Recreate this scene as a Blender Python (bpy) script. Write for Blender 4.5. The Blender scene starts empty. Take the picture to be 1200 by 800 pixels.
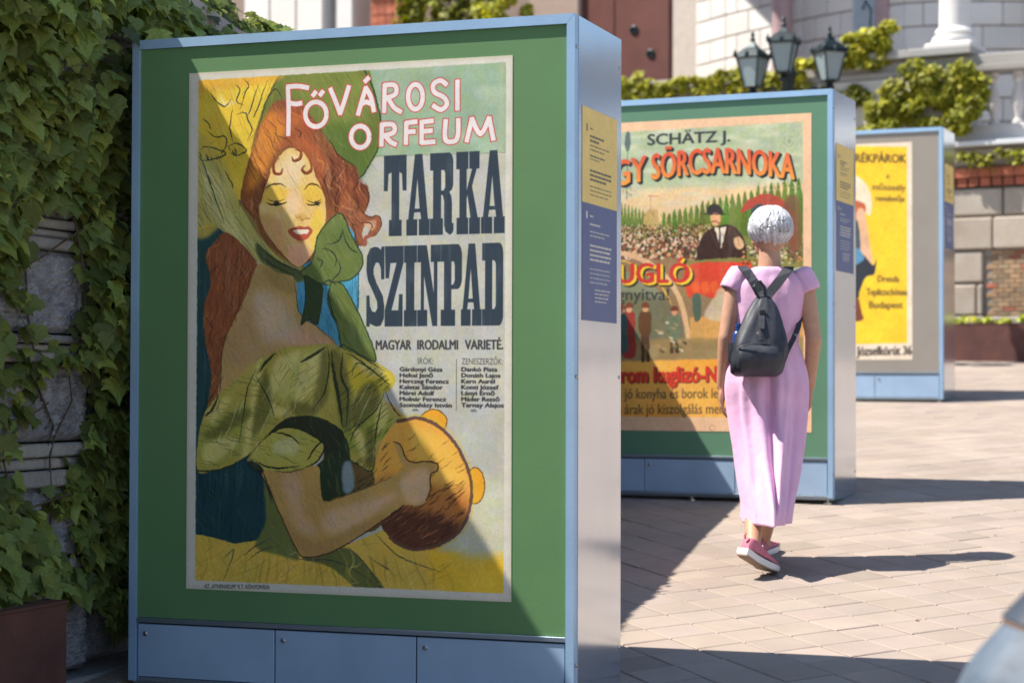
import bpy, bmesh, math, random
import numpy as np
from mathutils import Vector, Matrix

random.seed(7); RNG = np.random.default_rng(11)
SC = bpy.context.scene
COL = SC.collection
rad = math.radians

# ---------------------------------------------------------------- camera
cam_d = bpy.data.cameras.new("camera"); cam = bpy.data.objects.new("camera", cam_d); COL.objects.link(cam)
cam_d.sensor_width = 36.0; cam_d.lens = 70.36
cam_d.clip_start = 0.05; cam_d.clip_end = 3000
cam.matrix_world = Matrix.Rotation(rad(90 + 1.249), 4, 'X') @ Matrix.Rotation(rad(0.159), 4, 'Z')
cam_d.dof.use_dof = True; cam_d.dof.focus_distance = 6.9; cam_d.dof.aperture_fstop = 3.4
SC.camera = cam

# ---------------------------------------------------------------- light
SUN_EL = rad(56.3); SUN_AZ = rad(-92.5)            # azimuth from +Y, clockwise positive
w = bpy.data.worlds.new("World"); SC.world = w; w.use_nodes = True
nt = w.node_tree; bg = nt.nodes['Background']
sky = nt.nodes.new('ShaderNodeTexSky'); sky.sky_type = 'NISHITA'; sky.sun_disc = False
sky.sun_elevation = SUN_EL; sky.sun_rotation = SUN_AZ % (2 * math.pi)
sky.air_density = 1.0; sky.dust_density = 0.6; sky.ozone_density = 1.2
nt.links.new(sky.outputs[0], bg.inputs[0]); bg.inputs[1].default_value = 0.10
sd = bpy.data.lights.new("sun", 'SUN'); sd.energy = 5.0; sd.angle = rad(0.5); sd.color = (1.0, 0.93, 0.84)
sun = bpy.data.objects.new("sun", sd); COL.objects.link(sun)
to_sun = Vector((math.sin(SUN_AZ) * math.cos(SUN_EL), math.cos(SUN_AZ) * math.cos(SUN_EL), math.sin(SUN_EL)))
sun.rotation_euler = to_sun.to_track_quat('Z', 'Y').to_euler(); sun.location = (-20, 0, 30)
SC.view_settings.view_transform = 'Standard'; SC.view_settings.look = 'None'
SC.view_settings.exposure = 0.76; SC.view_settings.gamma = 1.0

# ---------------------------------------------------------------- ground geometry
GX, GY, GZ = 0.032, 0.083, -1.505                  # the ramp the kiosks stand on (camera at the origin)
def gz(x, y): return GZ + GX * x + GY * y
GN = Vector((-GX, -GY, 1)).normalized()

# ---------------------------------------------------------------- materials
MATS = {}
def srgb(r, g, b):
    return tuple(((c / 255) / 12.92 if c / 255 <= 0.04045 else ((c / 255 + 0.055) / 1.055) ** 2.4) for c in (r, g, b)) + (1,)
def mat(name, col, rough=0.6, metal=0.0, var=0.15, scale=8.0, bump=0.0, bscale=60.0, detail=4, col2=None, spec=None,
        objvar=0.0, stretch=None, sheen=0, trans=0, streak=None):
    """procedural principled material: noise mixes two tints, fine noise makes the relief"""
    m = bpy.data.materials.new(name); m.use_nodes = True; t = m.node_tree; N = t.nodes; L = t.links
    b = N['Principled BSDF']; b.inputs['Roughness'].default_value = rough; b.inputs['Metallic'].default_value = metal
    if spec is not None: b.inputs['Specular IOR Level'].default_value = spec
    tc = N.new('ShaderNodeTexCoord'); src = tc.outputs['Object']
    if stretch:
        mp = N.new('ShaderNodeMapping'); mp.inputs['Scale'].default_value = stretch; L.new(src, mp.inputs[0]); src = mp.outputs[0]
    n = N.new('ShaderNodeTexNoise'); n.inputs['Scale'].default_value = scale; n.inputs['Detail'].default_value = detail
    n.inputs['Roughness'].default_value = 0.6; L.new(src, n.inputs['Vector'])
    r = N.new('ShaderNodeValToRGB'); r.color_ramp.elements[0].position = 0.3; r.color_ramp.elements[1].position = 0.7
    if col2 is None:
        a = tuple(c * (1 - var) for c in col[:3]) + (1,); c2 = tuple(min(1, c * (1 + var)) for c in col[:3]) + (1,)
    else: a, c2 = tuple(col[:3]) + (1,), tuple(col2[:3]) + (1,)
    r.color_ramp.elements[0].color = a; r.color_ramp.elements[1].color = c2
    L.new(n.outputs['Fac'], r.inputs[0]); out = r.outputs[0]
    if objvar:
        oi = N.new('ShaderNodeObjectInfo'); mr = N.new('ShaderNodeMapRange')
        mr.inputs['To Min'].default_value = 1 - objvar; mr.inputs['To Max'].default_value = 1 + objvar
        L.new(oi.outputs['Random'], mr.inputs['Value'])
        hs = N.new('ShaderNodeHueSaturation'); L.new(out, hs.inputs['Color']); L.new(mr.outputs[0], hs.inputs['Value']); out = hs.outputs[0]
    L.new(out, b.inputs['Base Color'])
    if bump:
        n2 = N.new('ShaderNodeTexNoise'); n2.inputs['Scale'].default_value = bscale; n2.inputs['Detail'].default_value = 5
        L.new(src, n2.inputs['Vector'])
        bp = N.new('ShaderNodeBump'); bp.inputs['Strength'].default_value = bump; bp.inputs['Distance'].default_value = 0.01
        L.new(n2.outputs['Fac'], bp.inputs['Height']); L.new(bp.outputs[0], b.inputs['Normal'])
    if sheen: b.inputs['Sheen Weight'].default_value = sheen
    if trans:
        b.inputs['Transmission Weight'].default_value = 0
        tr = N.new('ShaderNodeBsdfTranslucent'); mx = N.new('ShaderNodeMixShader'); mx.inputs[0].default_value = trans
        hs2 = N.new('ShaderNodeHueSaturation'); hs2.inputs['Value'].default_value = 1.6; hs2.inputs['Saturation'].default_value = 1.15; L.new(out, hs2.inputs['Color'])
        L.new(hs2.outputs[0], tr.inputs[0]); L.new(b.outputs[0], mx.inputs[1]); L.new(tr.outputs[0], mx.inputs[2])
        L.new(mx.outputs[0], N['Material Output'].inputs[0])
    MATS[name] = m; return m
def vcol(m, attr='tint'):
    """multiply the base colour by a per-face tint attribute (natural variation between stones, leaves, bricks)"""
    t = m.node_tree; N = t.nodes; L = t.links; b = N['Principled BSDF']
    s = b.inputs['Base Color'].links[0].from_socket
    at = N.new('ShaderNodeAttribute'); at.attribute_name = attr
    mx = N.new('ShaderNodeMix'); mx.data_type = 'RGBA'; mx.blend_type = 'MULTIPLY'; mx.inputs[0].default_value = 1
    L.new(s, mx.inputs[6]); L.new(at.outputs['Color'], mx.inputs[7]); L.new(mx.outputs[2], b.inputs['Base Color'])
    for h in [n for n in N if n.type == 'HUE_SAT' and n.outputs[0].links and n.outputs[0].links[0].to_node.type == 'BSDF_TRANSLUCENT']:
        L.new(mx.outputs[2], h.inputs['Color'])
    return m

# ---------------------------------------------------------------- mesh helpers
def link(o, parent=None):
    COL.objects.link(o)
    if parent is not None: o.parent = parent
    return o
def mesh_obj(name, verts, faces, m=None, parent=None, smooth=False, loc=None):
    me = bpy.data.meshes.new(name); me.from_pydata([tuple(v) for v in verts], [], faces); me.update()
    if m: me.materials.append(m)
    if smooth: me.polygons.foreach_set('use_smooth', [True] * len(me.polygons))
    o = bpy.data.objects.new(name, me); link(o, parent)
    if loc: o.location = loc
    return o
class MB:
    """collects shapes for ONE mesh object"""
    def __init__(s): s.v = []; s.f = []
    def add(s, vs, fs):
        k = len(s.v); s.v += [tuple(v) for v in vs]; s.f += [tuple(i + k for i in f) for f in fs]; return s
    def box(s, x0, x1, y0, y1, z0, z1, M=None):
        vs = [Vector((x, y, z)) for z in (z0, z1) for y in (y0, y1) for x in (x0, x1)]
        if M is not None: vs = [M @ v for v in vs]
        return s.add(vs, [(0, 2, 3, 1), (4, 5, 7, 6), (0, 1, 5, 4), (1, 3, 7, 5), (3, 2, 6, 7), (2, 0, 4, 6)])
    def bevbox(s, x0, x1, y0, y1, z0, z1, b=0.004, M=None):
        """box with chamfered edges"""
        bm = bmesh.new(); bmesh.ops.create_cube(bm, size=1)
        for v in bm.verts:
            v.co = Vector(((x0 + x1) / 2 + v.co.x * (x1 - x0), (y0 + y1) / 2 + v.co.y * (y1 - y0), (z0 + z1) / 2 + v.co.z * (z1 - z0)))
        bmesh.ops.bevel(bm, geom=bm.edges[:], offset=b, segments=1, affect='EDGES', profile=0.5)
        bm.verts.index_update()
        vs = [(M @ v.co if M is not None else v.co.copy()) for v in bm.verts]; fs = [[v.index for v in f.verts] for f in bm.faces]
        bm.free(); return s.add(vs, fs)
    def lathe(s, prof, n=16, M=None, ph=0.0):
        """prof: list of (r, z)"""
        vs = []; fs = []
        for r, z in prof:
            for i in range(n):
                a = 2 * math.pi * i / n + ph; vs.append(Vector((r * math.cos(a), r * math.sin(a), z)))
        for j in range(len(prof) - 1):
            for i in range(n):
                a = j * n + i; b = j * n + (i + 1) % n; fs.append((a, b, b + n, a + n))
        fs.append(tuple(range(n - 1, -1, -1))); fs.append(tuple(range((len(prof) - 1) * n, len(prof) * n)))
        if M is not None: vs = [M @ v for v in vs]
        return s.add(vs, fs)
    def tube(s, pts, r, n=8, cap=True):
        pts = [Vector(p) for p in pts]; R = r if isinstance(r, (list, tuple)) else [r] * len(pts)
        vs = []; fs = []; up = Vector((0, 0, 1))
        for i, p in enumerate(pts):
            d = (pts[min(i + 1, len(pts) - 1)] - pts[max(i - 1, 0)]).normalized()
            u = up if abs(d.dot(up)) < 0.95 else Vector((1, 0, 0))
            a = d.cross(u).normalized(); b = a.cross(d).normalized()
            for k in range(n):
                t = 2 * math.pi * k / n; vs.append(p + (a * math.cos(t) + b * math.sin(t)) * R[i])
        for i in range(len(pts) - 1):
            for k in range(n):
                q = i * n + k; q2 = i * n + (k + 1) % n; fs.append((q, q2, q2 + n, q + n))
        if cap: fs.append(tuple(range(n - 1, -1, -1))); fs.append(tuple(range((len(pts) - 1) * n, len(pts) * n)))
        return s.add(vs, fs)
    def build(s, name, m=None, parent=None, smooth=False, loc=None):
        o = mesh_obj(name, s.v, s.f, m, parent, False, loc)
        bm = bmesh.new(); bm.from_mesh(o.data); bmesh.ops.recalc_face_normals(bm, faces=bm.faces[:]); bm.to_mesh(o.data); bm.free()
        if smooth:
            o.data.polygons.foreach_set('use_smooth', [True] * len(o.data.polygons))
            try: o.data.set_sharp_from_angle(angle=rad(38))
            except Exception: pass
        return o
def tag(o, label=None, cat=None, group=None, kind=None):
    if label: o['label'] = label
    if cat: o['category'] = cat
    if group: o['group'] = group
    if kind: o['kind'] = kind
    return o
def empty(name, loc=(0, 0, 0), rz=0.0, label=None, cat=None, group=None, kind=None):
    o = bpy.data.objects.new(name, None); COL.objects.link(o); o.location = loc; o.rotation_euler = (0, 0, rz)
    o.empty_display_size = 0.1
    return tag(o, label, cat, group, kind)
def share(name, me, parent, loc=(0, 0, 0), rot=None, scale=None, M=None):
    o = bpy.data.objects.new(name, me); link(o, parent)
    if M is not None: o.matrix_local = M
    else:
        o.location = loc
        if rot is not None: o.rotation_euler = rot
        if scale is not None: o.scale = scale
    return o
def sm(a, b, x): 
    t = min(1, max(0, (x - a) / (b - a))); return t * t * (3 - 2 * t)
# ================================================================ print shop: flat artwork drawn with numpy
class Canvas:
    """a sheet of print; colours in display sRGB 0..255, mapped by T from design coordinates to pixels"""
    def __init__(s, w, h, T, bg=(255, 255, 255)):
        s.w, s.h, s.T = w, h, T; s.a = np.ones((h, w, 3), np.float32) * np.array(bg, np.float32)
    def pts(s, P): return s.T(np.asarray(P, float).reshape(-1, 2))
    def cover(s, loops, SS=4):
        LP = [P for P in loops if len(P) >= 3]; m = np.zeros((s.h, s.w), np.float32)
        if not LP: return m
        A = np.concatenate(LP); B = np.concatenate([np.concatenate([P[1:], P[:1]]) for P in LP])
        x0, y0, x1, y1 = A[:, 0], A[:, 1] * SS, B[:, 0], B[:, 1] * SS
        sg = np.where(y1 > y0, 1.0, -1.0); ya = np.minimum(y0, y1); yb = np.maximum(y0, y1)
        ka = np.clip(np.ceil(ya - .5), 0, s.h * SS).astype(int); kb = np.clip(np.ceil(yb - .5), 0, s.h * SS).astype(int)
        n = kb - ka; ok = n > 0
        if not ok.any(): return m
        x0, y0, x1, y1, sg, ka, n, kb = [q[ok] for q in (x0, y0, x1, y1, sg, ka, n, kb)]
        e = np.repeat(np.arange(len(n)), n); off = np.arange(n.sum()) - np.repeat(np.cumsum(n) - n, n)
        k = ka[e] + off; y = k + .5; x = x0[e] + (x1[e] - x0[e]) * (y - y0[e]) / (y1[e] - y0[e])
        r0 = int(ka.min() // SS); r1 = int((kb.max() - 1) // SS) + 1; c0 = int(max(0, math.floor(x.min()))); c1 = int(min(s.w, math.ceil(x.max()) + 1))
        if c1 <= c0: c0, c1 = (0, 1) if x.max() <= 0 else (s.w - 1, s.w)
        wd = c1 - c0; x = np.clip(x, c0, c1) - c0; xi = np.floor(x).astype(int); fr = x - xi; row = k // SS - r0; st = wd + 2
        acc = np.bincount(np.concatenate([row * st + xi, row * st + xi + 1]), np.concatenate([sg[e] * (1 - fr), sg[e] * fr]) / SS, (r1 - r0) * st)
        m[r0:r1, c0:c1] = np.clip(np.abs(np.cumsum(acc.reshape(r1 - r0, st), 1)[:, :wd]), 0, 1)
        return m
    def blur(s, m, r):
        r = max(1, int(r))
        rw = np.flatnonzero(m.any(1))
        if not len(rw): return m
        cl = np.flatnonzero(m.any(0)); a, b, p, q = max(0, rw[0] - 3 * r), rw[-1] + 1 + 3 * r, max(0, cl[0] - 3 * r), cl[-1] + 1 + 3 * r
        o = np.zeros_like(m); v = m[a:b, p:q]
        for _ in range(2):
            for ax in (0, 1):
                w_ = np.pad(v, [(r + 1, r) if i == ax else (0, 0) for i in range(2)], 'edge'); c = np.cumsum(w_, ax, dtype=np.float64); n = v.shape[ax]
                v = ((c[2 * r + 1:2 * r + 1 + n] - c[:n]) if ax == 0 else (c[:, 2 * r + 1:2 * r + 1 + n] - c[:, :n])) / (2 * r + 1)
        o[a:b, p:q] = v; return o
    def put(s, m, col, alpha=1.0, clip=None):
        rw = np.flatnonzero(m.any(1))
        if not len(rw): return m
        a, b = rw[0], rw[-1] + 1; cl = np.flatnonzero(m[a:b].any(0)); p, q = cl[0], cl[-1] + 1
        k = m[a:b, p:q] * alpha
        if clip is not None: k = k * clip[a:b, p:q]
        col = np.asarray(col, np.float32)
        if col.ndim == 3: col = col[a:b, p:q]
        v = s.a[a:b, p:q]; v += (col - v) * k[..., None]
        return m
    def smooth(s, P, closed=False, n=6):
        P = np.asarray(P, float); N = len(P)
        if N < 3: return P
        idx = (lambda i: i % N) if closed else (lambda i: min(max(i, 0), N - 1)); out = []
        for i in range(N if closed else N - 1):
            p0, p1, p2, p3 = P[idx(i - 1)], P[i], P[idx(i + 1)], P[idx(i + 2)]
            for k in range(n):
                t = k / n; out.append(.5 * (2 * p1 + (p2 - p0) * t + (2 * p0 - 5 * p1 + 4 * p2 - p3) * t * t + (3 * p1 - p0 - 3 * p2 + p3) * t ** 3))
        if not closed: out.append(P[-1])
        return np.array(out)
    def mpoly(s, P, sharp=False):
        P = np.asarray(P, float); return s.cover([s.pts(P if sharp else s.smooth(P, True))])
    def poly(s, P, col, alpha=1.0, soft=0, clip=None, sharp=False):
        m = s.mpoly(P, sharp)
        if soft: m = s.blur(m, soft)
        return s.put(m, col, alpha, clip)
    def strokeloops(s, P, wd, butt=None):
        P = s.pts(P); N = len(P)
        if butt is not None:
            P = P.copy(); a = P[0] - P[1]; b = P[-1] - P[-2]; P[0] = P[0] + a / np.hypot(*a) * butt; P[-1] = P[-1] + b / np.hypot(*b) * butt
        W = np.asarray(wd, float) * np.ones(N); out = []
        for i in range(N - 1):
            d = P[i + 1] - P[i]; l = np.hypot(*d)
            if l < 1e-6: continue
            n = np.array([-d[1], d[0]]) / l
            q = np.array([P[i] + n * W[i] / 2, P[i] - n * W[i] / 2, P[i + 1] - n * W[i + 1] / 2, P[i + 1] + n * W[i + 1] / 2])
            ar = np.sum(q[:, 0] * np.roll(q[:, 1], -1) - np.roll(q[:, 0], -1) * q[:, 1])
            out.append(q if ar > 0 else q[::-1])
        t = np.linspace(0, 2 * np.pi, 9)[:-1]
        for i in (range(N) if butt is None else range(1, N - 1)):
            if W[i] > 1.6: out.append(P[i] + np.stack([np.cos(t), np.sin(t)], 1) * W[i] / 2)
        return out
    def stroke(s, P, wd, col, alpha=1.0, clip=None, taper=False, n=6, soft=0, straight=False, butt=None):
        """wd in pixels of the sheet"""
        P = np.asarray(P, float) if straight else s.smooth(P, False, n)
        W = wd * (np.sin(np.linspace(0.15, np.pi - 0.15, len(P))) if taper else np.ones(len(P)))
        m = s.cover(s.strokeloops(P, W, butt))
        if soft: m = s.blur(m, soft)
        return s.put(m, col, alpha, clip)
    def hatch(s, P, ang, step, wd, col, alpha=.7, jit=.3, ln=(8, 20), clip=None, seed=1, bend=0.0):
        """short pencil strokes filling polygon P (design units), at angle ang"""
        m = s.mpoly(P) if not isinstance(P, np.ndarray) or P.ndim == 2 and P.shape[1] == 2 and P.shape[0] < 400 else P
        Q = np.asarray(P, float); rg = np.random.default_rng(seed); loops = []
        x0, y0 = Q.min(0); x1, y1 = Q.max(0); n = int((x1 - x0) * (y1 - y0) / (step * (ln[0] + ln[1]) / 2)); ca, sa = math.cos(rad(ang)), math.sin(rad(ang))
        for i in range(n):
            c = np.array([rg.uniform(x0, x1), rg.uniform(y0, y1)]); l = rg.uniform(*ln) / 2; j = rg.normal(0, jit * .3)
            d = np.array([ca - sa * j, sa + ca * j]); nn = np.array([-d[1], d[0]])
            loops += s.strokeloops([c - d * l, c + nn * l * bend, c + d * l], [wd * .4, wd, wd * .3])
        mm = s.cover(loops)
        if clip is not None: m = m * clip
        return s.put(mm * m, col, alpha)
    def noise(s, sx, sy, seed=0):
        rg = np.random.default_rng(seed); g = rg.random((max(2, int(s.h / sy)) + 3, max(2, int(s.w / sx)) + 3))
        Y = np.linspace(0, g.shape[0] - 2.001, s.h); X = np.linspace(0, g.shape[1] - 2.001, s.w); yi = Y.astype(int); xi = X.astype(int)
        fy = (Y - yi)[:, None]; fx = (X - xi)[None]; fy = fy * fy * (3 - 2 * fy); fx = fx * fx * (3 - 2 * fx)
        return ((g[yi][:, xi] * (1 - fx) + g[yi][:, xi + 1] * fx) * (1 - fy) + (g[yi + 1][:, xi] * (1 - fx) + g[yi + 1][:, xi + 1] * fx) * fy).astype(np.float32)
    def painterly(s, clip, amt=.16, warp=2.2, seed=50, dirs=((2, 2), (55, 45))):
        """brush work of the lithograph: wobbling edges, streaks and uneven ink"""
        dx = (s.noise(10, 10, seed) - .5) * 2 * warp + (s.noise(3, 3, seed + 7) - .5) * warp; dy = (s.noise(10, 10, seed + 1) - .5) * 2 * warp + (s.noise(3, 3, seed + 8) - .5) * warp
        yy, xx = np.mgrid[0:s.h, 0:s.w]; b = s.a[np.clip((yy + dy).astype(int), 0, s.h - 1), np.clip((xx + dx).astype(int), 0, s.w - 1)]
        t = sum((s.noise(a_, b_, seed + 10 + i) - .5) for i, (a_, b_) in enumerate(dirs)); k = 1 + amt * t
        b = b * k[..., None] * np.stack([1 + .05 * (s.noise(24, 24, seed + 30) - .5), np.ones((s.h, s.w)), 1 + .12 * (s.noise(18, 18, seed + 31) - .5)], 2)
        s.a += (b - s.a) * clip[..., None]; s.a = s.a.astype(np.float32)
    def grain(s, amt, scales=((2, 2), (7, 7), (40, 40)), seed=5):
        t = sum(s.noise(a, b, seed + i) - .5 for i, (a, b) in enumerate(scales)); s.a *= (1 + amt * t)[..., None]
    def text(s, txt, x0, x1, ytop, ybase, col, alpha=1, bold=0.0, warp=None, clip=None, slab=False):
        """fit txt so that its ink spans x0..x1 and cap height spans ytop..ybase (design units); warp(points)->points"""
        loops, (a, b) = glyph_loops(txt); cap = CAP
        out = []
        for Lp in loops:
            u = (Lp[:, 0] - a) / (b - a); v = Lp[:, 1] / cap
            P = np.stack([x0 + u * (x1 - x0), ybase - v * (ybase - ytop)], 1)
            if warp: P = warp(P)
            out.append(s.pts(P))
        m = s.cover(out)
        if bold:
            m0 = m; m = m.copy(); k = bold
            for dx in ((-k, 0), (k, 0), (0, k * .6), (0, -k * .6)):
                m = np.maximum(m, shift(m0, *dx))
        return s.put(m, col, alpha, clip)
    def image(s, name):
        im = bpy.data.images.new(name, s.w, s.h, alpha=False); im.colorspace_settings.name = 'sRGB'
        px = np.ones((s.h, s.w, 4), np.float32); px[..., :3] = np.clip(s.a[::-1] / 255, 0, 1); im.pixels.foreach_set(px.ravel()); im.update(); im.pack()
        return im
def shift(m, dx, dy):
    ix, iy = int(math.floor(dx)), int(math.floor(dy)); fx, fy = dx - ix, dy - iy
    g = lambda a, b: np.roll(np.roll(m, a, 1), b, 0)
    return g(ix, iy) * (1 - fx) * (1 - fy) + g(ix + 1, iy) * fx * (1 - fy) + g(ix, iy + 1) * (1 - fx) * fy + g(ix + 1, iy + 1) * fx * fy
_GC = {}
def glyph_loops(txt):
    if txt in _GC: return _GC[txt]
    cu = bpy.data.curves.new('type_outline', 'FONT'); cu.body = txt; cu.fill_mode = 'NONE' if hasattr(cu, 'fill_mode') else 0; cu.resolution_u = 3
    ob = bpy.data.objects.new('type_outline', cu); COL.objects.link(ob); bpy.context.view_layer.update()
    me = ob.to_mesh(); V = np.array([v.co[:2] for v in me.vertices]); nx = {}
    for e in me.edges: a, b = e.vertices; nx.setdefault(a, []).append(b); nx.setdefault(b, []).append(a)
    seen = set(); loops = []
    for st in range(len(V)):
        if st in seen or st not in nx: continue
        Lp = [st]; seen.add(st); cur = st
        while True:
            c = [q for q in nx[cur] if q not in seen]
            if not c: break
            # keep the stored direction
            cur = (cur + 1) if (cur + 1) in c else c[0]; seen.add(cur); Lp.append(cur)
        if len(Lp) > 2: loops.append(V[Lp])
    ob.to_mesh_clear(); bpy.data.objects.remove(ob); bpy.data.curves.remove(cu)
    a = min(l[:, 0].min() for l in loops); b = max(l[:, 0].max() for l in loops)
    _GC[txt] = (loops, (a, b)); return _GC[txt]
CAP = 1.0
CAP = max(l[:, 1].max() for l in glyph_loops('H')[0])
def homog(src, dst):
    A = []; B = []
    for (x, y), (u, v) in zip(src, dst):
        A += [[x, y, 1, 0, 0, 0, -u * x, -u * y], [0, 0, 0, x, y, 1, -v * x, -v * y]]; B += [u, v]
    h = np.linalg.solve(np.array(A, float), np.array(B, float)); H = np.append(h, 1).reshape(3, 3)
    def T(P):
        q = np.c_[P, np.ones(len(P))] @ H.T; return q[:, :2] / q[:, 2:]
    return T
def print_mat(name, img, rough=0.55, wrinkle=0.0, grain=0.06):
    m = bpy.data.materials.new(name); m.use_nodes = True; t = m.node_tree; N = t.nodes; L = t.links; b = N['Principled BSDF']
    b.inputs['Roughness'].default_value = rough; b.inputs['Specular IOR Level'].default_value = 0.3
    im = N.new('ShaderNodeTexImage'); im.image = img; im.interpolation = 'Cubic'
    uv = N.new('ShaderNodeUVMap'); uv.uv_map = 'UVMap'; L.new(uv.outputs[0], im.inputs[0])
    tc = N.new('ShaderNodeTexCoord'); n = N.new('ShaderNodeTexNoise'); n.inputs['Scale'].default_value = 260; n.inputs['Detail'].default_value = 3
    L.new(tc.outputs['Object'], n.inputs['Vector']); mr = N.new('ShaderNodeMapRange'); mr.inputs['To Min'].default_value = 1 - grain; mr.inputs['To Max'].default_value = 1 + grain
    L.new(n.outputs[0], mr.inputs[0]); hs = N.new('ShaderNodeHueSaturation'); L.new(im.outputs[0], hs.inputs['Color']); L.new(mr.outputs[0], hs.inputs['Value']); L.new(hs.outputs[0], b.inputs['Base Color'])
    if wrinkle:
        n2 = N.new('ShaderNodeTexNoise'); n2.inputs['Scale'].default_value = 7; L.new(tc.outputs['Object'], n2.inputs['Vector'])
        bp = N.new('ShaderNodeBump'); bp.inputs['Strength'].default_value = wrinkle; bp.inputs['Distance'].default_value = 0.02; L.new(n2.outputs[0], bp.inputs['Height']); L.new(bp.outputs[0], b.inputs['Normal'])
    return m
def slab_word(c, spec, top, bot, col, seed=0):
    """spec: list of (letter, x0, x1); top/bot: ((xa,ya),(xb,yb)) guide lines. heavy condensed slab capitals"""
    def Y(x, v):
        t = lambda g: g[0][1] + (g[1][1] - g[0][1]) * (x - g[0][0]) / (g[1][0] - g[0][0])
        return t(top) * (1 - v) + t(bot) * v
    s = .21
    def arc(cx, cy, rx, ry, a0, a1, n=10): return [(cx + rx * math.cos(rad(a)), cy + ry * math.sin(rad(a))) for a in np.linspace(a0, a1, n)]
    G = {
     'T': [[(0, 0), (1, 0), (1, .44), (.83, .44), (.8, s + .02), (.68, s), (.68, .8), (.79, .8), (.79, 1), (.23, 1), (.23, .8), (.34, .8), (.34, s), (.2, s + .02), (.17, .44), (0, .44)]],
     'A': [[(.36, 0), (.68, 0), (.93, .8), (1, .8), (1, 1), (.54, 1), (.54, .8), (.64, .8), (.6, .715), (.34, .715), (.3, .8), (.47, .8), (.47, 1), (0, 1), (0, .8), (.08, .8)], [(.36, .67), (.57, .67), (.47, .3)]],
     'R': [[(0, 0), (.8, 0)] + arc(.8, .12, .18, .12, -80, 0, 5) + [(.98, .36)] + arc(.78, .38, .2, .1, 0, 80, 5) + [(.9, .53), (.93, .62), (.93, .86), (1, .86), (1, .93)] + arc(.83, .93, .17, .07, 0, 90, 5) + [(.66, .96), (.6, .88), (.6, .6), (.55, .52), (.47, .51), (.47, .8), (.55, .8), (.55, 1), (0, 1), (0, .8), (.13, .8), (.13, s), (0, s)],
           [(.47, s), (.47, .46), (.58, .46), (.64, .42), (.64, .25), (.6, s)]],
     'K': [[(0, 0), (.52, 0), (.52, s), (.45, s), (.45, .47), (.68, s), (.56, s), (.56, 0), (1, 0), (1, s), (.88, s), (.68, .42), (.93, .8), (1.03, .8), (1.03, 1), (.56, 1), (.56, .8), (.62, .8), (.48, .52), (.45, .58), (.45, .8), (.52, .8), (.52, 1), (.02, 1), (.02, .8), (.14, .8), (.14, s), (0, s)]],
     'S': [[(1, 0), (1, .41), (.82, .41), (.8, .27), (.68, .2), (.52, .2), (.4, .27), (.4, .34), (.55, .45), (.92, .62), (1, .75), (.98, .9), (.8, .99), (.55, 1), (.35, .98), (.2, .96), (.18, 1), (0, 1), (0, .61), (.17, .61), (.2, .74), (.32, .81), (.5, .82), (.62, .77), (.6, .69), (.4, .58), (.08, .42), (0, .3), (.02, .12), (.2, .02), (.45, 0), (.65, .01), (.8, .04), (.84, 0)]],
     'Z': [[(0, 0), (1, 0), (1, .2), (.36, .8), (.72, .8), (.76, .6), (.95, .6), (.95, 1), (0, 1), (0, .8), (.62, s), (.3, s), (.22, .4), (.04, .4)]],
     'I': [[(0, 0), (1, 0), (1, s), (.8, s), (.8, .8), (1, .8), (1, 1), (0, 1), (0, .8), (.15, .8), (.15, s), (0, s)]],
     'N': [[(0, 0), (.42, 0), (.74, .6), (.74, s), (.6, s), (.6, 0), (1.05, 0), (1.05, s), (.9, s), (.9, 1), (.68, 1), (.3, .38), (.3, .8), (.45, .8), (.45, 1), (0, 1), (0, .8), (.16, .8), (.16, s), (0, s)]],
     'P': [[(0, 0), (.8, 0)] + arc(.78, .14, .22, .14, -80, 0, 6) + [(1, .4)] + arc(.78, .42, .22, .13, 0, 85, 6) + [(.5, .55), (.5, .8), (.68, .8), (.68, 1), (0, 1), (0, .8), (.15, .8), (.15, s), (0, s)], [(.5, s), (.5, .5), (.6, .49), (.66, .44), (.66, .26), (.62, s)]],
     'D': [[(0, 0), (.8, 0)] + arc(.8, .13, .2, .13, -85, 0, 6) + [(1, .87)] + arc(.8, .87, .2, .13, 0, 85, 6) + [(0, 1), (0, .8), (.14, .8), (.14, s), (0, s)], [(.48, s), (.48, .8), (.58, .8), (.65, .76), (.65, .25), (.58, s)]]}
    loops = []
    for ch, xa, xb in spec:
        for i, P in enumerate(G[ch]):
            P = np.array(P); ar = np.sum(P[:, 0] * np.roll(P[:, 1], -1) - np.roll(P[:, 0], -1) * P[:, 1])
            if (ar > 0) != (i == 0): P = P[::-1]
            # densify
            Q = []
            for k in range(len(P)):
                Q += [P[k], (P[k] + P[(k + 1) % len(P)]) / 2]
            X = [xa + q[0] * (xb - xa) for q in Q]; loops.append(c.pts([(x, Y(x, q[1])) for x, q in zip(X, Q)]))
    m = c.cover(loops); m *= np.clip(.88 + .5 * c.noise(30, 60, seed + 3), 0, 1); c.put(m, col)

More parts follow.
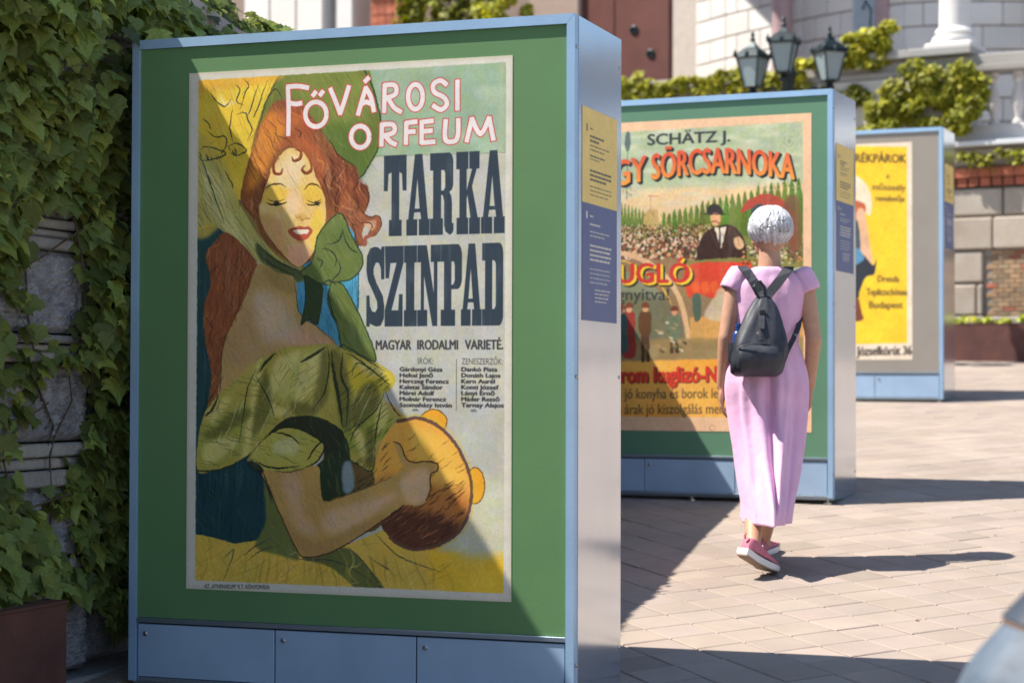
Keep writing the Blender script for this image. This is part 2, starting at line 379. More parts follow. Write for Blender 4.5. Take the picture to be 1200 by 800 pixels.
def variety_poster():
    W, H = 800, 1196
    T = homog([(220, 86), (599, 65), (599.5, 701), (218.5, 691)], [(0, 0), (W, 0), (W, H), (0, H)])
    c = Canvas(W, H, T, (214, 212, 196)); ST, P_ = c.stroke, c.poly
    art = c.mpoly([(231, 94), (591.5, 73), (590.5, 691), (229, 681)], True)
    def A(P, col, alpha=1., soft=0, sharp=False, clip=None): return P_(P, col, alpha, soft, art if clip is None else clip * art, sharp)
    def S(P, wd, col, alpha=1., clip=None, taper=True, soft=0): ST(P, wd, col, alpha, art if clip is None else clip * art, taper, 6, soft)
    DK = (38, 50, 42); TE = (24, 66, 78)
    c.put(art, (190, 192, 180))
    A([(420, 70), (600, 60), (600, 178), (520, 179), (415, 185)], (152, 178, 146), 1, 1, True)
    n = c.noise(60, 25, 4); c.put(art * c.mpoly([(420, 70), (600, 60), (600, 178), (415, 185)], True) * np.clip(n * 2 - .8, 0, 1), (176, 196, 170), .7)
    n = c.noise(24, 18, 9); c.put(art * c.mpoly([(420, 182), (600, 176), (600, 470), (420, 470)], True) * np.clip(n * 2.4 - 1.3, 0, 1), (205, 200, 160), .35)
    ST([(430, 183), (480, 181.5), (540, 180), (592, 178)], 2, (120, 130, 105), .6, art)
    ST([(586, 76), (585, 300), (586, 520), (584, 690)], 9, (206, 196, 150), .35, art, soft=4)
    # teal hangings behind
    A([(228, 255), (262, 262), (275, 420), (262, 520), (228, 560)], (44, 78, 78), 1, 0, True)
    A([(228, 530), (300, 525), (330, 560), (325, 640), (270, 645), (228, 640)], (34, 70, 74), 1, 0, True)
    A([(395, 235), (421, 250), (420, 400), (398, 408), (370, 380), (340, 325), (344, 300)], (84, 160, 190), 1, 0, True)
    c.hatch([(395, 240), (421, 250), (420, 400), (398, 408), (345, 325)], 92, 9, 2, (40, 96, 130), .8, .1, (14, 40), art, 3)
    c.hatch([(228, 530), (312, 525), (312, 632), (228, 632)], 92, 7, 1.6, (12, 44, 60), .8, .1, (10, 30), art, 4)
    c.hatch([(228, 260), (262, 262), (262, 520), (228, 560)], 92, 7, 1.6, (18, 50, 62), .7, .1, (14, 40), art, 5)
    S([(419, 250), (420, 330), (419, 398)], 2.2, TE, .9, taper=False)
    # skirt bottom
    A([(228, 626), (250, 630), (275, 637), (305, 632), (330, 610), (400, 640), (470, 610), (520, 645), (600, 640), (600, 700), (225, 695)], (222, 186, 78), 1, 0, True)
    A([(505, 648), (540, 640), (592, 655), (592, 692), (520, 692)], (240, 198, 52), .8, 8)
    A([(520, 560), (592, 560), (592, 640), (530, 640)], (206, 206, 176), .9, 10)
    A([(310, 560), (328, 600), (352, 652), (330, 650), (300, 640), (312, 610)], (112, 120, 62), 1, 2)
    A([(355, 652), (405, 640), (430, 660), (452, 690), (420, 688), (390, 664)], (104, 112, 58), 1, 1)
    for q in ([(262, 655), (275, 645), (262, 682)], [(285, 652), (300, 640), (318, 630)], [(292, 655), (310, 643), (325, 640)], [(331, 660), (342, 650)],
              [(345, 652), (360, 655), (400, 658), (450, 688)], [(408, 638), (430, 660), (450, 690)], [(425, 636), (445, 634)], [(432, 650), (455, 664), (452, 662)],
              [(440, 622), (470, 650), (520, 668)], [(240, 648), (250, 640)], [(372, 655), (378, 668)], [(460, 668), (478, 680)], [(300, 668), (318, 650)], [(330, 676), (350, 660)]):
        S(q, 2.6, (60, 62, 70), .85)
    c.hatch([(230, 640), (450, 655), (560, 655), (560, 690), (230, 682)], -35, 22, 2.4, (176, 140, 52), .5, .6, (14, 40), art, 6, .1)
    c.hatch([(230, 640), (450, 655), (560, 655), (560, 690), (230, 682)], -30, 26, 3, (238, 214, 120), .5, .6, (14, 36), art, 16, .1)
    # hat brim
    hat = [(306, 92), (360, 78), (424, 76), (437, 106), (447, 150), (443, 172), (428, 200), (414, 214), (396, 190), (372, 160), (350, 140), (325, 122), (305, 150), (292, 190)]
    A(hat, (112, 124, 58)); A([(330, 90), (420, 80), (430, 130), (400, 150)], (130, 142, 66), .8, 14)
    A([(380, 150), (440, 150), (430, 196), (412, 208)], (88, 116, 50), .7, 8)
    c.hatch(hat, 60, 16, 2.2, (88, 112, 44), .5, .2, (14, 36), art, 7)
    S([(424, 79), (437, 106), (447, 150), (443, 172), (428, 200), (414, 214)], 3.4, (40, 66, 44), .95, taper=False)
    # yellow crown and scarf
    A([(228, 90), (326, 84), (308, 122), (296, 160), (288, 200), (279, 242), (262, 262), (228, 270)], (232, 200, 66), 1, 0, True)
    A([(228, 160), (262, 190), (280, 245), (262, 262), (228, 275)], (206, 184, 84), .9, 4)
    A([(230, 92), (322, 86), (318, 96), (230, 108)], (222, 168, 62), .7, 4)
    for q in ([(256, 110), (262, 122), (276, 118)], [(268, 106), (274, 112)], [(248, 100), (258, 106)], [(262, 148), (252, 158)], [(288, 100), (296, 112)]):
        S(q, 10, (240, 232, 190), .7, soft=3)
    A([(276, 236), (312, 236), (330, 290), (356, 312), (352, 345), (338, 330), (300, 300), (280, 268)], (150, 128, 70)); A([(300, 150), (350, 140), (384, 190), (390, 250), (370, 300), (340, 306), (300, 262)], (140, 88, 50)); A([(330, 318), (362, 326), (390, 372), (400, 412), (372, 404), (340, 372)], (84, 160, 190)); c.hatch([(330, 318), (362, 326), (400, 412), (340, 372)], 85, 7, 1.6, (40, 96, 130), .7, .1, (10, 26), art, 77)
    scarf = [(228, 190), (244, 185), (262, 205), (280, 240), (300, 272), (322, 298), (344, 312), (360, 316), (352, 330), (332, 322), (300, 306), (272, 282), (248, 262), (228, 262)]
    A(scarf, (196, 188, 104)); A([(235, 195), (255, 210), (275, 255), (300, 290), (280, 282), (245, 250)], (222, 216, 146), .7, 4)
    c.hatch(scarf, 55, 9, 2, (112, 112, 60), .65, .15, (16, 44), art, 8)
    A([(300, 284), (322, 303), (346, 314), (358, 318), (352, 330), (330, 322), (304, 304)], (70, 84, 52), .85, 2)
    for q in ([(304, 290), (325, 306), (350, 318)], [(300, 296), (322, 312), (345, 322)], [(312, 300), (330, 314)], [(233, 180), (245, 215), (262, 262)], [(262, 200), (270, 214), (272, 222)], [(300, 284), (316, 300)]):
        S(q, 3, DK, .9)
    # flowers and pleats drawn on the hat
    for q in ([(245, 108), (252, 118), (262, 124), (270, 116)], [(274, 98), (280, 106), (276, 118), (284, 124)], [(284, 92), (290, 100), (286, 108), (280, 128)], [(290, 94), (282, 112)],
              [(271, 128), (268, 150), (272, 166)], [(276, 134), (286, 132), (290, 142), (294, 152), (288, 166)], [(240, 152), (250, 160), (262, 160), (264, 170), (258, 180)], [(235, 138), (242, 144), (246, 152)],
              [(233, 176), (240, 172), (262, 178), (258, 184), (236, 188), (232, 182)], [(264, 172), (276, 168), (288, 176), (276, 182), (268, 178)], [(290, 166), (296, 158)], [(302, 98), (292, 128), (290, 134)], [(312, 94), (300, 128), (296, 138)], [(318, 92), (308, 118)], [(244, 170), (252, 164)]):
        S(q, 3, (44, 54, 48), .9)
    c.hatch([(233, 176), (262, 178), (258, 186), (236, 188)], 65, 5, 2.6, (44, 54, 48), .9, .05, (5, 9), art, 9)
    c.hatch([(266, 172), (288, 172), (284, 182), (268, 180)], 65, 5, 2.4, (44, 54, 48), .8, .05, (5, 9), art, 19)
    c.hatch([(228, 170), (262, 190), (280, 240), (262, 262), (230, 262)], 70, 9, 2, (120, 118, 62), .6, .15, (12, 34), art, 10)
    c.hatch([(232, 96), (320, 90), (300, 160), (285, 210), (262, 190), (232, 140)], 72, 16, 2, (190, 148, 44), .5, .15, (12, 34), art, 21)
    S([(326, 90), (312, 116), (300, 158), (290, 204), (279, 244)], 3.4, (70, 72, 44), .95)
    # hair
    hair = [(300, 160), (318, 122), (335, 118), (352, 122), (372, 148), (392, 176), (405, 190), (418, 196), (420, 212), (430, 218), (432, 236), (425, 252), (412, 262), (398, 256), (386, 262), (384, 240), (366, 196), (345, 172), (328, 176), (314, 200), (302, 240), (304, 262), (288, 246), (281, 230), (288, 196)]
    A(hair, (138, 84, 50)); A([(298, 165), (316, 130), (334, 150), (316, 190), (302, 214), (288, 222)], (226, 144, 56), .95, 7)
    A([(336, 122), (360, 140), (372, 178), (352, 168)], (176, 92, 52), .7, 6); A([(386, 182), (420, 206), (428, 240), (396, 252)], (128, 66, 44), .7, 5)
    c.hatch(hair, 62, 4, 1.3, (96, 48, 32), .6, .25, (12, 34), art, 11, .14); c.hatch(hair, 66, 7, 1.3, (214, 132, 72), .6, .25, (10, 26), art, 12, .12)
    for q in ([(372, 148), (388, 168), (396, 182), (412, 192), (418, 200)], [(404, 194), (396, 206), (400, 222), (392, 240)], [(414, 200), (406, 214), (410, 232), (402, 250)], [(420, 212), (414, 226), (418, 244)], [(398, 200), (388, 214), (390, 232)],
              [(330, 118), (322, 104), (312, 116)], [(344, 150), (352, 156), (348, 162)], [(425, 216), (432, 228), (428, 246)], [(386, 196), (380, 210), (384, 226)]):
        S(q, 2.6, (64, 38, 30), .9)
    # loose hair on the left shoulder
    lock = [(262, 272), (276, 280), (292, 296), (302, 312), (298, 328), (290, 345), (282, 366), (268, 392), (262, 416), (258, 446), (256, 478), (243, 482), (247, 440), (240, 400), (238, 362), (246, 330), (240, 300), (250, 284)]
    A(lock, (150, 88, 54)); c.hatch(lock, 100, 4.5, 1.5, (96, 54, 36), .7, .2, (16, 40), art, 13, .1); c.hatch(lock, 100, 8, 1.5, (190, 122, 80), .6, .2, (14, 36), art, 23, .1)
    S([(302, 312), (296, 332), (284, 362), (268, 392), (262, 420)], 3, (66, 44, 32), .9)
    # back, shoulder and neck
    back = [(302, 310), (322, 318), (345, 326), (348, 350), (352, 368), (372, 382), (396, 404), (396, 420), (330, 420), (290, 450), (256, 480), (258, 440), (262, 405), (272, 378), (288, 345)]
    A(back, (190, 158, 98)); A([(268, 400), (300, 350), (318, 370), (290, 430)], (186, 150, 104), .7, 8); A([(300, 340), (330, 352), (345, 372), (350, 398), (310, 400), (300, 370)], (214, 190, 160), .75, 12)
    A([(340, 384), (370, 390), (392, 408), (350, 410)], (222, 168, 142), .6, 9); A([(306, 312), (342, 326), (346, 345), (320, 335)], (158, 132, 74), .6, 4)
    for q in ([(344, 322), (347, 345), (352, 368), (374, 384), (396, 404)], [(288, 345), (272, 378), (261, 405), (258, 450), (256, 470)]): S(q, 2.6, (90, 66, 44), .9)
    # face
    face = [(312, 214), (318, 194), (329, 180), (341, 173), (354, 178), (364, 192), (374, 212), (380, 232), (382, 256), (378, 274), (369, 290), (362, 302), (352, 312), (343, 309), (326, 292), (311, 274), (303, 254), (304, 234)]
    fm = c.mpoly(face); c.put(fm, (232, 198, 122)); A([(322, 200), (340, 180), (356, 190), (350, 215), (330, 222)], (240, 214, 164), .9, 6, clip=fm)
    A([(308, 222), (322, 216), (336, 222), (336, 234), (318, 240), (307, 236)], (232, 190, 60), .7, 4, clip=fm); A([(354, 220), (366, 215), (377, 224), (378, 236), (362, 240), (355, 234)], (232, 190, 60), .7, 4, clip=fm)
    A([(304, 250), (330, 262), (338, 300), (320, 290), (306, 270)], (206, 156, 100), .7, 6, clip=fm); A([(338, 288), (352, 286), (364, 296), (352, 312), (340, 308)], (240, 180, 140), .9, 4, clip=fm)
    A([(365, 250), (378, 246), (376, 276), (364, 292)], (240, 200, 70), .7, 4, clip=fm); A([(336, 226), (350, 224), (352, 248), (344, 256), (336, 248)], (242, 206, 160), .8, 4, clip=fm)
    S([(309, 222), (316, 217), (327, 215), (335, 219)], 4, (92, 66, 34), .9); S([(356, 222), (362, 216), (370, 216), (376, 221)], 4, (92, 66, 34), .9)
    for q, wd in (([(311, 237), (319, 240), (328, 239), (336, 236)], 4.2), ([(313, 233), (322, 236), (334, 233)], 2), ([(358, 238), (364, 240), (370, 239), (376, 236)], 4.2), ([(359, 234), (368, 237), (376, 233)], 2)): S(q, wd, (46, 40, 32), .95)
    S([(322, 239.6), (327, 239.6)], 3, (210, 216, 200), .9); S([(365, 240), (368, 240)], 2.6, (210, 216, 200), .8)
    A([(321, 236), (326, 236), (326, 240), (321, 240)], (40, 38, 34), .8, 1); A([(369, 236), (373, 236), (373, 240), (369, 240)], (40, 38, 34), .8, 1)
    S([(344, 250), (347, 255), (352, 254), (354, 258), (358, 255), (362, 256), (364, 251)], 2.6, (142, 100, 50), .9); A([(346, 252), (356, 250), (360, 256), (350, 258)], (206, 160, 80), .6, 2, clip=fm)
    A([(337, 271), (345, 266), (351, 264), (356, 266), (361, 265), (366, 271), (360, 279), (352, 282), (344, 279)], (184, 90, 64)); A([(343, 270), (351, 268), (361, 269), (359, 273.5), (351, 274), (346, 273)], (230, 220, 192))
    S([(336, 270), (344, 267), (352, 268), (362, 268), (367, 270)], 2, (120, 40, 34), .9); S([(346, 282), (352, 284), (358, 282)], 3, (206, 130, 80), .7, soft=1)
    S([(303, 244), (306, 264), (322, 288), (340, 308)], 2.4, (110, 70, 44), .8); S([(382, 250), (378, 276), (364, 302), (352, 313)], 2.4, (90, 84, 40), .8)
    for q in ([(345, 174), (352, 178), (350, 186), (343, 188), (341, 183)], [(326, 184), (319, 192), (321, 202), (328, 203), (330, 197)], [(362, 186), (364, 198), (358, 203), (353, 198), (357, 193)], [(366, 196), (376, 216), (384, 240)], [(316, 200), (308, 218), (303, 240)]):
        S(q, 7, (146, 74, 44), .95); S([(x + 1, y + 1) for x, y in q], 2, (84, 40, 28), .8)
    # curl flying to the right
    cur = [(408, 254), (418, 262), (432, 262), (440, 254), (446, 260), (444, 270), (436, 276), (428, 274), (430, 284), (422, 288), (418, 280), (424, 270), (414, 266)]
    S([(408, 250), (418, 261), (430, 256), (442, 254), (445, 264), (438, 274), (428, 278), (428, 286), (420, 284), (420, 276)], 7, (164, 92, 66), .95, taper=False); S([(420, 262), (432, 258), (441, 257), (442, 264), (434, 272), (424, 276)], 3.5, (232, 190, 150), .9)
    flow = [(402, 226), (414, 232), (424, 248), (434, 254), (442, 252), (447, 260), (444, 270), (436, 276), (431, 274), (436, 264), (428, 262), (424, 272), (426, 284), (418, 286), (414, 272), (406, 262), (396, 258)]
    A(flow, (158, 96, 64)); A([(426, 262), (434, 258), (440, 258), (440, 266), (434, 270), (430, 266)], (214, 168, 128), .8, 1); c.hatch(flow, 40, 3.5, 1.2, (90, 50, 36), .7, .5, (6, 14), art, 80)
    for q in ([(402, 226), (414, 232), (424, 248), (434, 254), (442, 252), (447, 260), (444, 270), (436, 276)], [(404, 250), (414, 266), (418, 286), (426, 284)], [(420, 262), (430, 260), (436, 264), (431, 274)],
              [(392, 190), (404, 200), (408, 214), (402, 224), (410, 236)], [(384, 200), (396, 216), (392, 234), (398, 250)], [(410, 204), (418, 214), (412, 226), (420, 238), (416, 250)], [(378, 178), (390, 192), (388, 206)], [(400, 232), (392, 244), (400, 254)], [(372, 200), (380, 214), (386, 236)]): S(q, 2.4, (66, 40, 30), .9)
    c.hatch([(384, 186), (420, 200), (430, 236), (400, 256), (386, 240)], 75, 3.5, 1.3, (84, 46, 34), .7, .5, (6, 16), art, 81, .3)
    # bow
    for q in ([(368, 296), (372, 276), (382, 262), (396, 250), (404, 256), (412, 276), (424, 298), (424, 312), (412, 326), (396, 330), (386, 334), (372, 330), (356, 324), (352, 318), (364, 308)],
              [(388, 330), (400, 332), (412, 350), (424, 374), (436, 402), (440, 422), (424, 416), (402, 410), (396, 384), (384, 354)]):
        A(q, (110, 126, 66)); c.hatch(q, 60, 5, 1.8, (78, 104, 48), .6, .3, (12, 30), art, 14); S(q + [q[0]], 2.8, (42, 66, 42), .95, taper=False)
    A([(356, 322), (372, 330), (379, 338), (376, 364), (372, 379), (362, 374), (352, 380), (358, 350)], (58, 74, 46)); S([(352, 380), (358, 350), (356, 322)], 2.6, DK); S([(352, 380), (362, 374), (372, 379), (378, 350)], 2.6, DK)
    for q in ([(376, 290), (388, 294), (394, 302), (392, 312)], [(370, 302), (378, 306), (374, 314)], [(396, 304), (398, 318), (384, 332)], [(382, 286), (396, 282), (402, 268)], [(400, 266), (408, 288), (420, 296)], [(378, 332), (386, 328), (394, 334)], [(390, 340), (396, 356)], [(384, 340), (388, 360), (396, 380)]): S(q, 3, DK, .9)
    A([(398, 500), (446, 500), (462, 560), (440, 620), (380, 600), (376, 548)], (112, 92, 52)); c.hatch([(398, 500), (446, 500), (462, 560), (440, 600), (380, 590)], -40, 5, 1.8, (60, 52, 36), .8, .3, (6, 18), art, 61)
    A([(440, 470), (476, 488), (470, 520), (440, 560)], (196, 168, 92))
    # dress: shawl, sleeve, bodice
    shawl = [(231, 552), (233, 510), (240, 484), (256, 462), (276, 444), (300, 424), (330, 408), (360, 404), (386, 402), (402, 408), (430, 420), (450, 428), (463, 440), (460, 453), (450, 462), (458, 480), (474, 490), (468, 506), (456, 508), (440, 520), (436, 550), (420, 542), (408, 536), (404, 512), (396, 500), (370, 488), (338, 490), (318, 506), (296, 530), (272, 545), (250, 552)]
    A(shawl, (184, 170, 78)); smk = c.mpoly(shawl)
    A([(412, 418), (452, 432), (462, 444), (430, 470), (410, 450)], (232, 206, 56), .7, 5, clip=smk); A([(400, 470), (450, 470), (460, 500), (430, 530), (404, 520)], (150, 160, 64), .8, 7, clip=smk)
    A([(330, 420), (380, 410), (372, 450), (330, 470)], (206, 204, 112), .8, 9, clip=smk); A([(236, 500), (300, 470), (320, 490), (270, 540), (236, 548)], (170, 170, 78), .8, 8, clip=smk)
    LTF, DKF = (226, 214, 128), (112, 108, 52)
    for q in ([(300, 428), (308, 424), (300, 470), (292, 530), (284, 536)], [(322, 424), (336, 416), (352, 412), (330, 450), (312, 470)], [(352, 430), (376, 414), (370, 452), (346, 478)], [(240, 520), (262, 514), (280, 516), (262, 536), (240, 544)], [(242, 484), (262, 466), (270, 470), (250, 496)],
              [(318, 470), (326, 476), (344, 482), (330, 488), (318, 484)], [(412, 420), (434, 424), (452, 436), (436, 440), (420, 430)], [(444, 462), (452, 466), (456, 486), (446, 506), (440, 500)], [(414, 500), (424, 505), (432, 530), (424, 534)]): A(q, LTF, .8, 4, clip=smk)
    for q in ([(308, 440), (314, 438), (318, 480), (300, 510), (296, 500)], [(376, 416), (384, 412), (384, 466), (366, 482), (372, 450)], [(386, 414), (398, 412), (410, 450), (412, 500), (402, 502), (392, 450)], [(424, 452), (440, 446), (444, 470), (420, 500), (412, 480)], [(262, 490), (292, 478), (290, 492), (256, 508)], [(240, 506), (262, 500), (270, 506), (244, 516)], [(430, 500), (440, 508), (438, 545), (430, 540)], [(342, 470), (364, 474), (372, 484), (346, 486)]): A(q, DKF, .75, 4, clip=smk)
    c.hatch([(236, 470), (300, 440), (330, 480), (300, 520), (240, 548)], 12, 6, 1.6, (92, 104, 50), .75, .15, (12, 30), smk, 31, .12)
    c.hatch([(300, 435), (330, 420), (370, 480), (330, 490), (300, 480)], -55, 6, 1.6, (104, 110, 50), .7, .15, (10, 26), smk, 32)
    c.hatch([(345, 440), (384, 415), (380, 470), (345, 482)], -40, 7, 1.6, (112, 116, 54), .65, .15, (10, 24), smk, 33)
    c.hatch([(400, 430), (455, 440), (460, 500), (420, 545), (404, 510)], -38, 7, 2, (60, 76, 40), .75, .2, (10, 26), smk, 34)
    c.hatch([(240, 470), (460, 440), (460, 500), (240, 545)], -70, 40, 3, (226, 222, 160), .6, .4, (16, 46), smk, 35)
    for q, wd in (([(300, 432), (290, 455), (286, 480), (280, 520)], 3), ([(323, 413), (312, 424), (304, 436)], 7), ([(382, 406), (366, 416), (352, 424)], 7), ([(384, 404), (386, 430), (380, 460), (366, 480)], 3.4), ([(388, 410), (392, 440), (398, 470), (402, 500)], 9),
                  ([(402, 412), (400, 440), (408, 460), (406, 500)], 6), ([(405, 412), (420, 420), (440, 436), (458, 450)], 3.4), ([(396, 408), (404, 404), (432, 422), (452, 434)], 3), ([(412, 440), (420, 424), (446, 440)], 2.6), ([(450, 460), (440, 480), (418, 500), (410, 520)], 3.4), ([(452, 458), (462, 478), (474, 490)], 3), ([(256, 462), (250, 478), (240, 488)], 6), ([(262, 440), (252, 458), (238, 480), (236, 492)], 3), ([(440, 520), (436, 550), (410, 536)], 2.6), ([(448, 470), (442, 500), (440, 520)], 3.4), ([(300, 440), (316, 470), (322, 488)], 3)):
        S(q, wd, (44, 54, 34), .9)
    S(shawl[-10:] + [(231, 552)], 3.4, (52, 60, 34), .95, taper=False)
    A([(336, 490), (370, 488), (396, 500), (404, 512), (398, 530), (384, 542), (376, 520), (356, 508), (330, 506), (312, 520), (300, 530), (318, 506)], (50, 56, 38), 1)
    sl = [(290, 540), (300, 524), (318, 508), (338, 500), (360, 506), (380, 520), (376, 534), (366, 544), (344, 552), (318, 552), (300, 550)]
    A(sl, (190, 182, 84)); c.hatch(sl, 20, 12, 2, (92, 96, 48), .6, .5, (8, 22), art, 36, .2); A([(320, 520), (345, 512), (350, 528), (326, 532)], (214, 212, 150), .7, 4)
    for q, wd in ((sl + [sl[0]], 3.4), ([(300, 540), (312, 546), (330, 548), (352, 545)], 4), ([(322, 506), (340, 510), (352, 520)], 4), ([(380, 514), (370, 524), (360, 540)], 4)): S(q, wd, (40, 44, 30), .95)
    A([(372, 544), (392, 530), (406, 512), (412, 540), (416, 574), (398, 580), (380, 586), (376, 560)], (46, 62, 40)); c.hatch([(376, 545), (406, 520), (414, 574), (382, 584)], 75, 7, 1.8, (110, 120, 60), .6, .1, (10, 24), art, 37)
    A([(402, 545), (412, 540), (416, 570), (404, 576)], (160, 180, 184), .8, 2); A([(296, 540), (310, 552), (320, 590), (308, 560), (290, 545)], (34, 44, 40), .9, 1)
    # tambourine
    th = np.linspace(0, 2 * np.pi, 30)[:-1]; el = lambda cx, cy, rx, ry: [(cx + rx * math.cos(t), cy + ry * math.sin(t)) for t in th]
    for q in (el(508, 492, 16, 14), el(557, 566, 11, 21)): A(q, (240, 172, 48)); S(q + [q[0]], 2.4, (130, 92, 40), .95, taper=False)
    A(el(506, 630, 14, 12), (220, 160, 60), 1)
    tam = [(440, 560), (446, 520), (466, 492), (492, 488), (518, 500), (538, 524), (552, 560), (550, 596), (536, 622), (508, 638), (480, 640), (456, 626), (443, 600)]
    A(tam, (240, 176, 74)); tm = c.mpoly(tam)
    A([(480, 500), (530, 520), (546, 566), (500, 560)], (246, 196, 84), .7, 8, clip=tm); A([(440, 560), (550, 580), (552, 650), (440, 650)], (170, 104, 56), .75, 14, clip=tm); A([(440, 596), (530, 606), (536, 650), (440, 650)], (84, 50, 40), .85, 9, clip=tm)
    c.hatch([(440, 580), (545, 560), (545, 640), (440, 640)], -35, 4.2, 2, (70, 42, 34), .85, .25, (8, 20), tm, 38, .15); c.hatch([(470, 500), (545, 520), (545, 600), (480, 600)], -38, 16, 2, (120, 76, 44), .7, .25, (8, 20), tm, 39, .15)
    c.hatch([(440, 600), (530, 590), (530, 636), (450, 636)], -35, 9, 1.8, (214, 140, 84), .6, .25, (8, 18), tm, 40, .15)
    c.hatch([(425, 520), (455, 500), (455, 560), (425, 560)], -50, 7, 2.2, (60, 56, 40), .8, .4, (6, 16), art, 41)
    S([(466, 492), (492, 488), (518, 500), (538, 524), (552, 560), (550, 596), (536, 622), (508, 638), (480, 640), (458, 628)], 7.5, (106, 76, 62), .95, taper=False)
    S([(470, 487), (496, 485), (522, 498), (542, 522), (556, 560), (554, 596), (540, 624), (512, 641)], 2.4, (216, 190, 70), .9, taper=False)
    # arm and hand
    arm = [(308, 552), (340, 553), (372, 545), (376, 566), (381, 586), (410, 578), (440, 566), (462, 556), (472, 546), (468, 532), (462, 518), (470, 520), (476, 534), (486, 540), (500, 538), (513, 541), (512, 549), (505, 554), (505, 570), (500, 586), (488, 590), (474, 590), (452, 606), (420, 628), (388, 646), (360, 652), (348, 642), (330, 604), (316, 572)]
    A(arm, (196, 158, 88)); am = c.mpoly(arm)
    A([(330, 560), (350, 556), (358, 600), (372, 620), (352, 620)], (214, 176, 142), .7, 8, clip=am); A([(380, 600), (440, 582), (470, 572), (440, 600), (390, 625)], (216, 180, 144), .75, 7, clip=am); A([(330, 604), (360, 652), (420, 628), (452, 606), (440, 604), (370, 634)], (172, 134, 80), .7, 6, clip=am)
    A([(470, 560), (500, 545), (502, 580), (480, 588)], (232, 192, 150), .8, 5, clip=am)
    for q in ([(308, 552), (316, 572), (330, 604), (348, 642), (360, 652), (388, 646), (420, 628), (452, 606), (474, 590)], [(462, 516), (470, 520), (476, 534), (486, 540), (500, 538), (513, 541), (513, 549), (505, 554), (505, 570), (500, 584)]): S(q, 2.8, (74, 46, 36), .95, taper=False)
    S([(381, 586), (410, 578), (440, 566), (462, 556)], 2.4, (110, 92, 50), .8)
    for q, col in (([(318, 176), (340, 160), (372, 172), (384, 196), (372, 210), (352, 176)], (196, 104, 58)), ([(396, 200), (412, 206), (414, 236), (402, 250), (398, 226)], (178, 100, 62)), ([(306, 150), (330, 128), (352, 140), (330, 150)], (206, 120, 60))): A(q, col, .5, 5, clip=c.mpoly(hair))
    c.hatch([(228, 96), (440, 84), (440, 690), (228, 690)], 58, 11, 1.2, (250, 240, 200), .16, .5, (8, 26), art, 71, .1); c.hatch([(228, 96), (440, 84), (440, 690), (228, 690)], 64, 11, 1.2, (40, 40, 30), .20, .5, (8, 26), art, 72, .1)
    rs = np.random.default_rng(12)
    for reg, n_, ang in ((hair, 150, 1.15), (lock, 70, 1.7), (flow, 10, 1.0)):
        R = np.array(reg, float); cm = c.mpoly(reg); lo, hi = R.min(0), R.max(0); fmk = 1 - fm
        for k in range(n_):
            p = rs.uniform(lo, hi); L_ = rs.uniform(12, 30); t_ = np.linspace(0, 1, 6); a_ = ang + rs.normal(0, .25); w_ = rs.uniform(1.5, 4); ph = rs.uniform(0, 6)
            d_ = np.array([math.cos(a_), math.sin(a_)]); n2 = np.array([-d_[1], d_[0]]); q = [p + d_ * L_ * t + n2 * w_ * math.sin(ph + 5 * t) for t in t_]
            if q[0][0] > 300 and reg is hair and 215 < p[1] and p[0] < 384: continue
            c.stroke(q, rs.uniform(1.2, 3.2), [(74, 40, 28), (90, 50, 34), (206, 134, 78), (178, 104, 62), (222, 160, 96)][rs.integers(5)], .55, art * cm * fmk, True, 3)
    for k in range(46):
        x0_ = rs.uniform(232, 560); y0_ = rs.uniform(640, 655); q = [(x0_ + (x0_ - 350) * .10 * t + rs.normal(0, 2), y0_ + 40 * t) for t in (0, .35, .7, 1)]
        c.stroke(q, rs.uniform(1.5, 4), [(150, 124, 52), (120, 104, 50), (238, 214, 112), (206, 172, 66)][rs.integers(4)], .5, art * c.mpoly([(228, 640), (340, 652), (440, 640), (592, 655), (592, 692), (228, 692)], True), True, 3, soft=1)
    # lettering
    def E(cx, cy, rx, ry, a0=0, a1=360, n=26): return [(cx + rx * math.cos(rad(a)), cy + ry * math.sin(rad(a))) for a in np.linspace(a0, a1, n)]
    let = [[(336.5, 103), (337.5, 130), (337, 158)], [(336, 102), (348, 101), (360, 103)], [(339, 121), (346, 122), (352, 121)], E(369.5, 134, 12.5, 14.5), [(366, 112), (369, 108)], [(374.5, 111.5), (377.5, 107.5)],
           [(386.5, 104.5), (393, 120), (398, 133)], [(398, 133), (403, 118), (408, 101.5)], [(419, 134), (424, 116), (428, 103)], [(428, 103), (434, 114), (437.5, 130)], [(422, 123), (428, 119.5), (435, 122)], [(427, 95.5), (431, 91.5)],
           [(450, 100), (449.5, 131)], [(450, 100), (462, 100), (463, 110), (452, 115)], [(454, 115), (461, 126), (469, 131)], E(486, 113.5, 8.6, 14.5),
           [(522, 99), (515, 94.5), (507, 99), (508, 108), (519, 114), (523, 122), (516, 128.5), (507, 124)], [(535, 95), (535, 128)],
           E(421.5, 160.3, 10.6, 12.6), [(447, 146), (446.5, 170)], [(447, 146), (460, 146), (461, 155), (449, 159)], [(451, 159), (457, 166), (463, 169)], [(475.5, 144), (475, 168)], [(476, 144), (487, 142.5)], [(476, 154.5), (485, 154)],
           [(493.5, 142.5), (493.5, 167)], [(494, 143), (506, 141.5)], [(494, 154), (505, 153)], [(494, 167), (508, 166)], [(521.5, 141), (520.5, 158), (523, 165.5), (533, 164.5), (536, 156), (536, 140)],
           [(546, 165), (552, 139)], [(552, 139), (562, 157), (572, 138)], [(572, 138), (577, 163)]]
    c.painterly(art, .07, 1.0)
    for q in let: ST(q, 15.4, (204, 74, 70), 1, None, n=4, straight=len(q) < 3 or len(q) > 20, butt=5.2 if len(q) < 20 else 0)
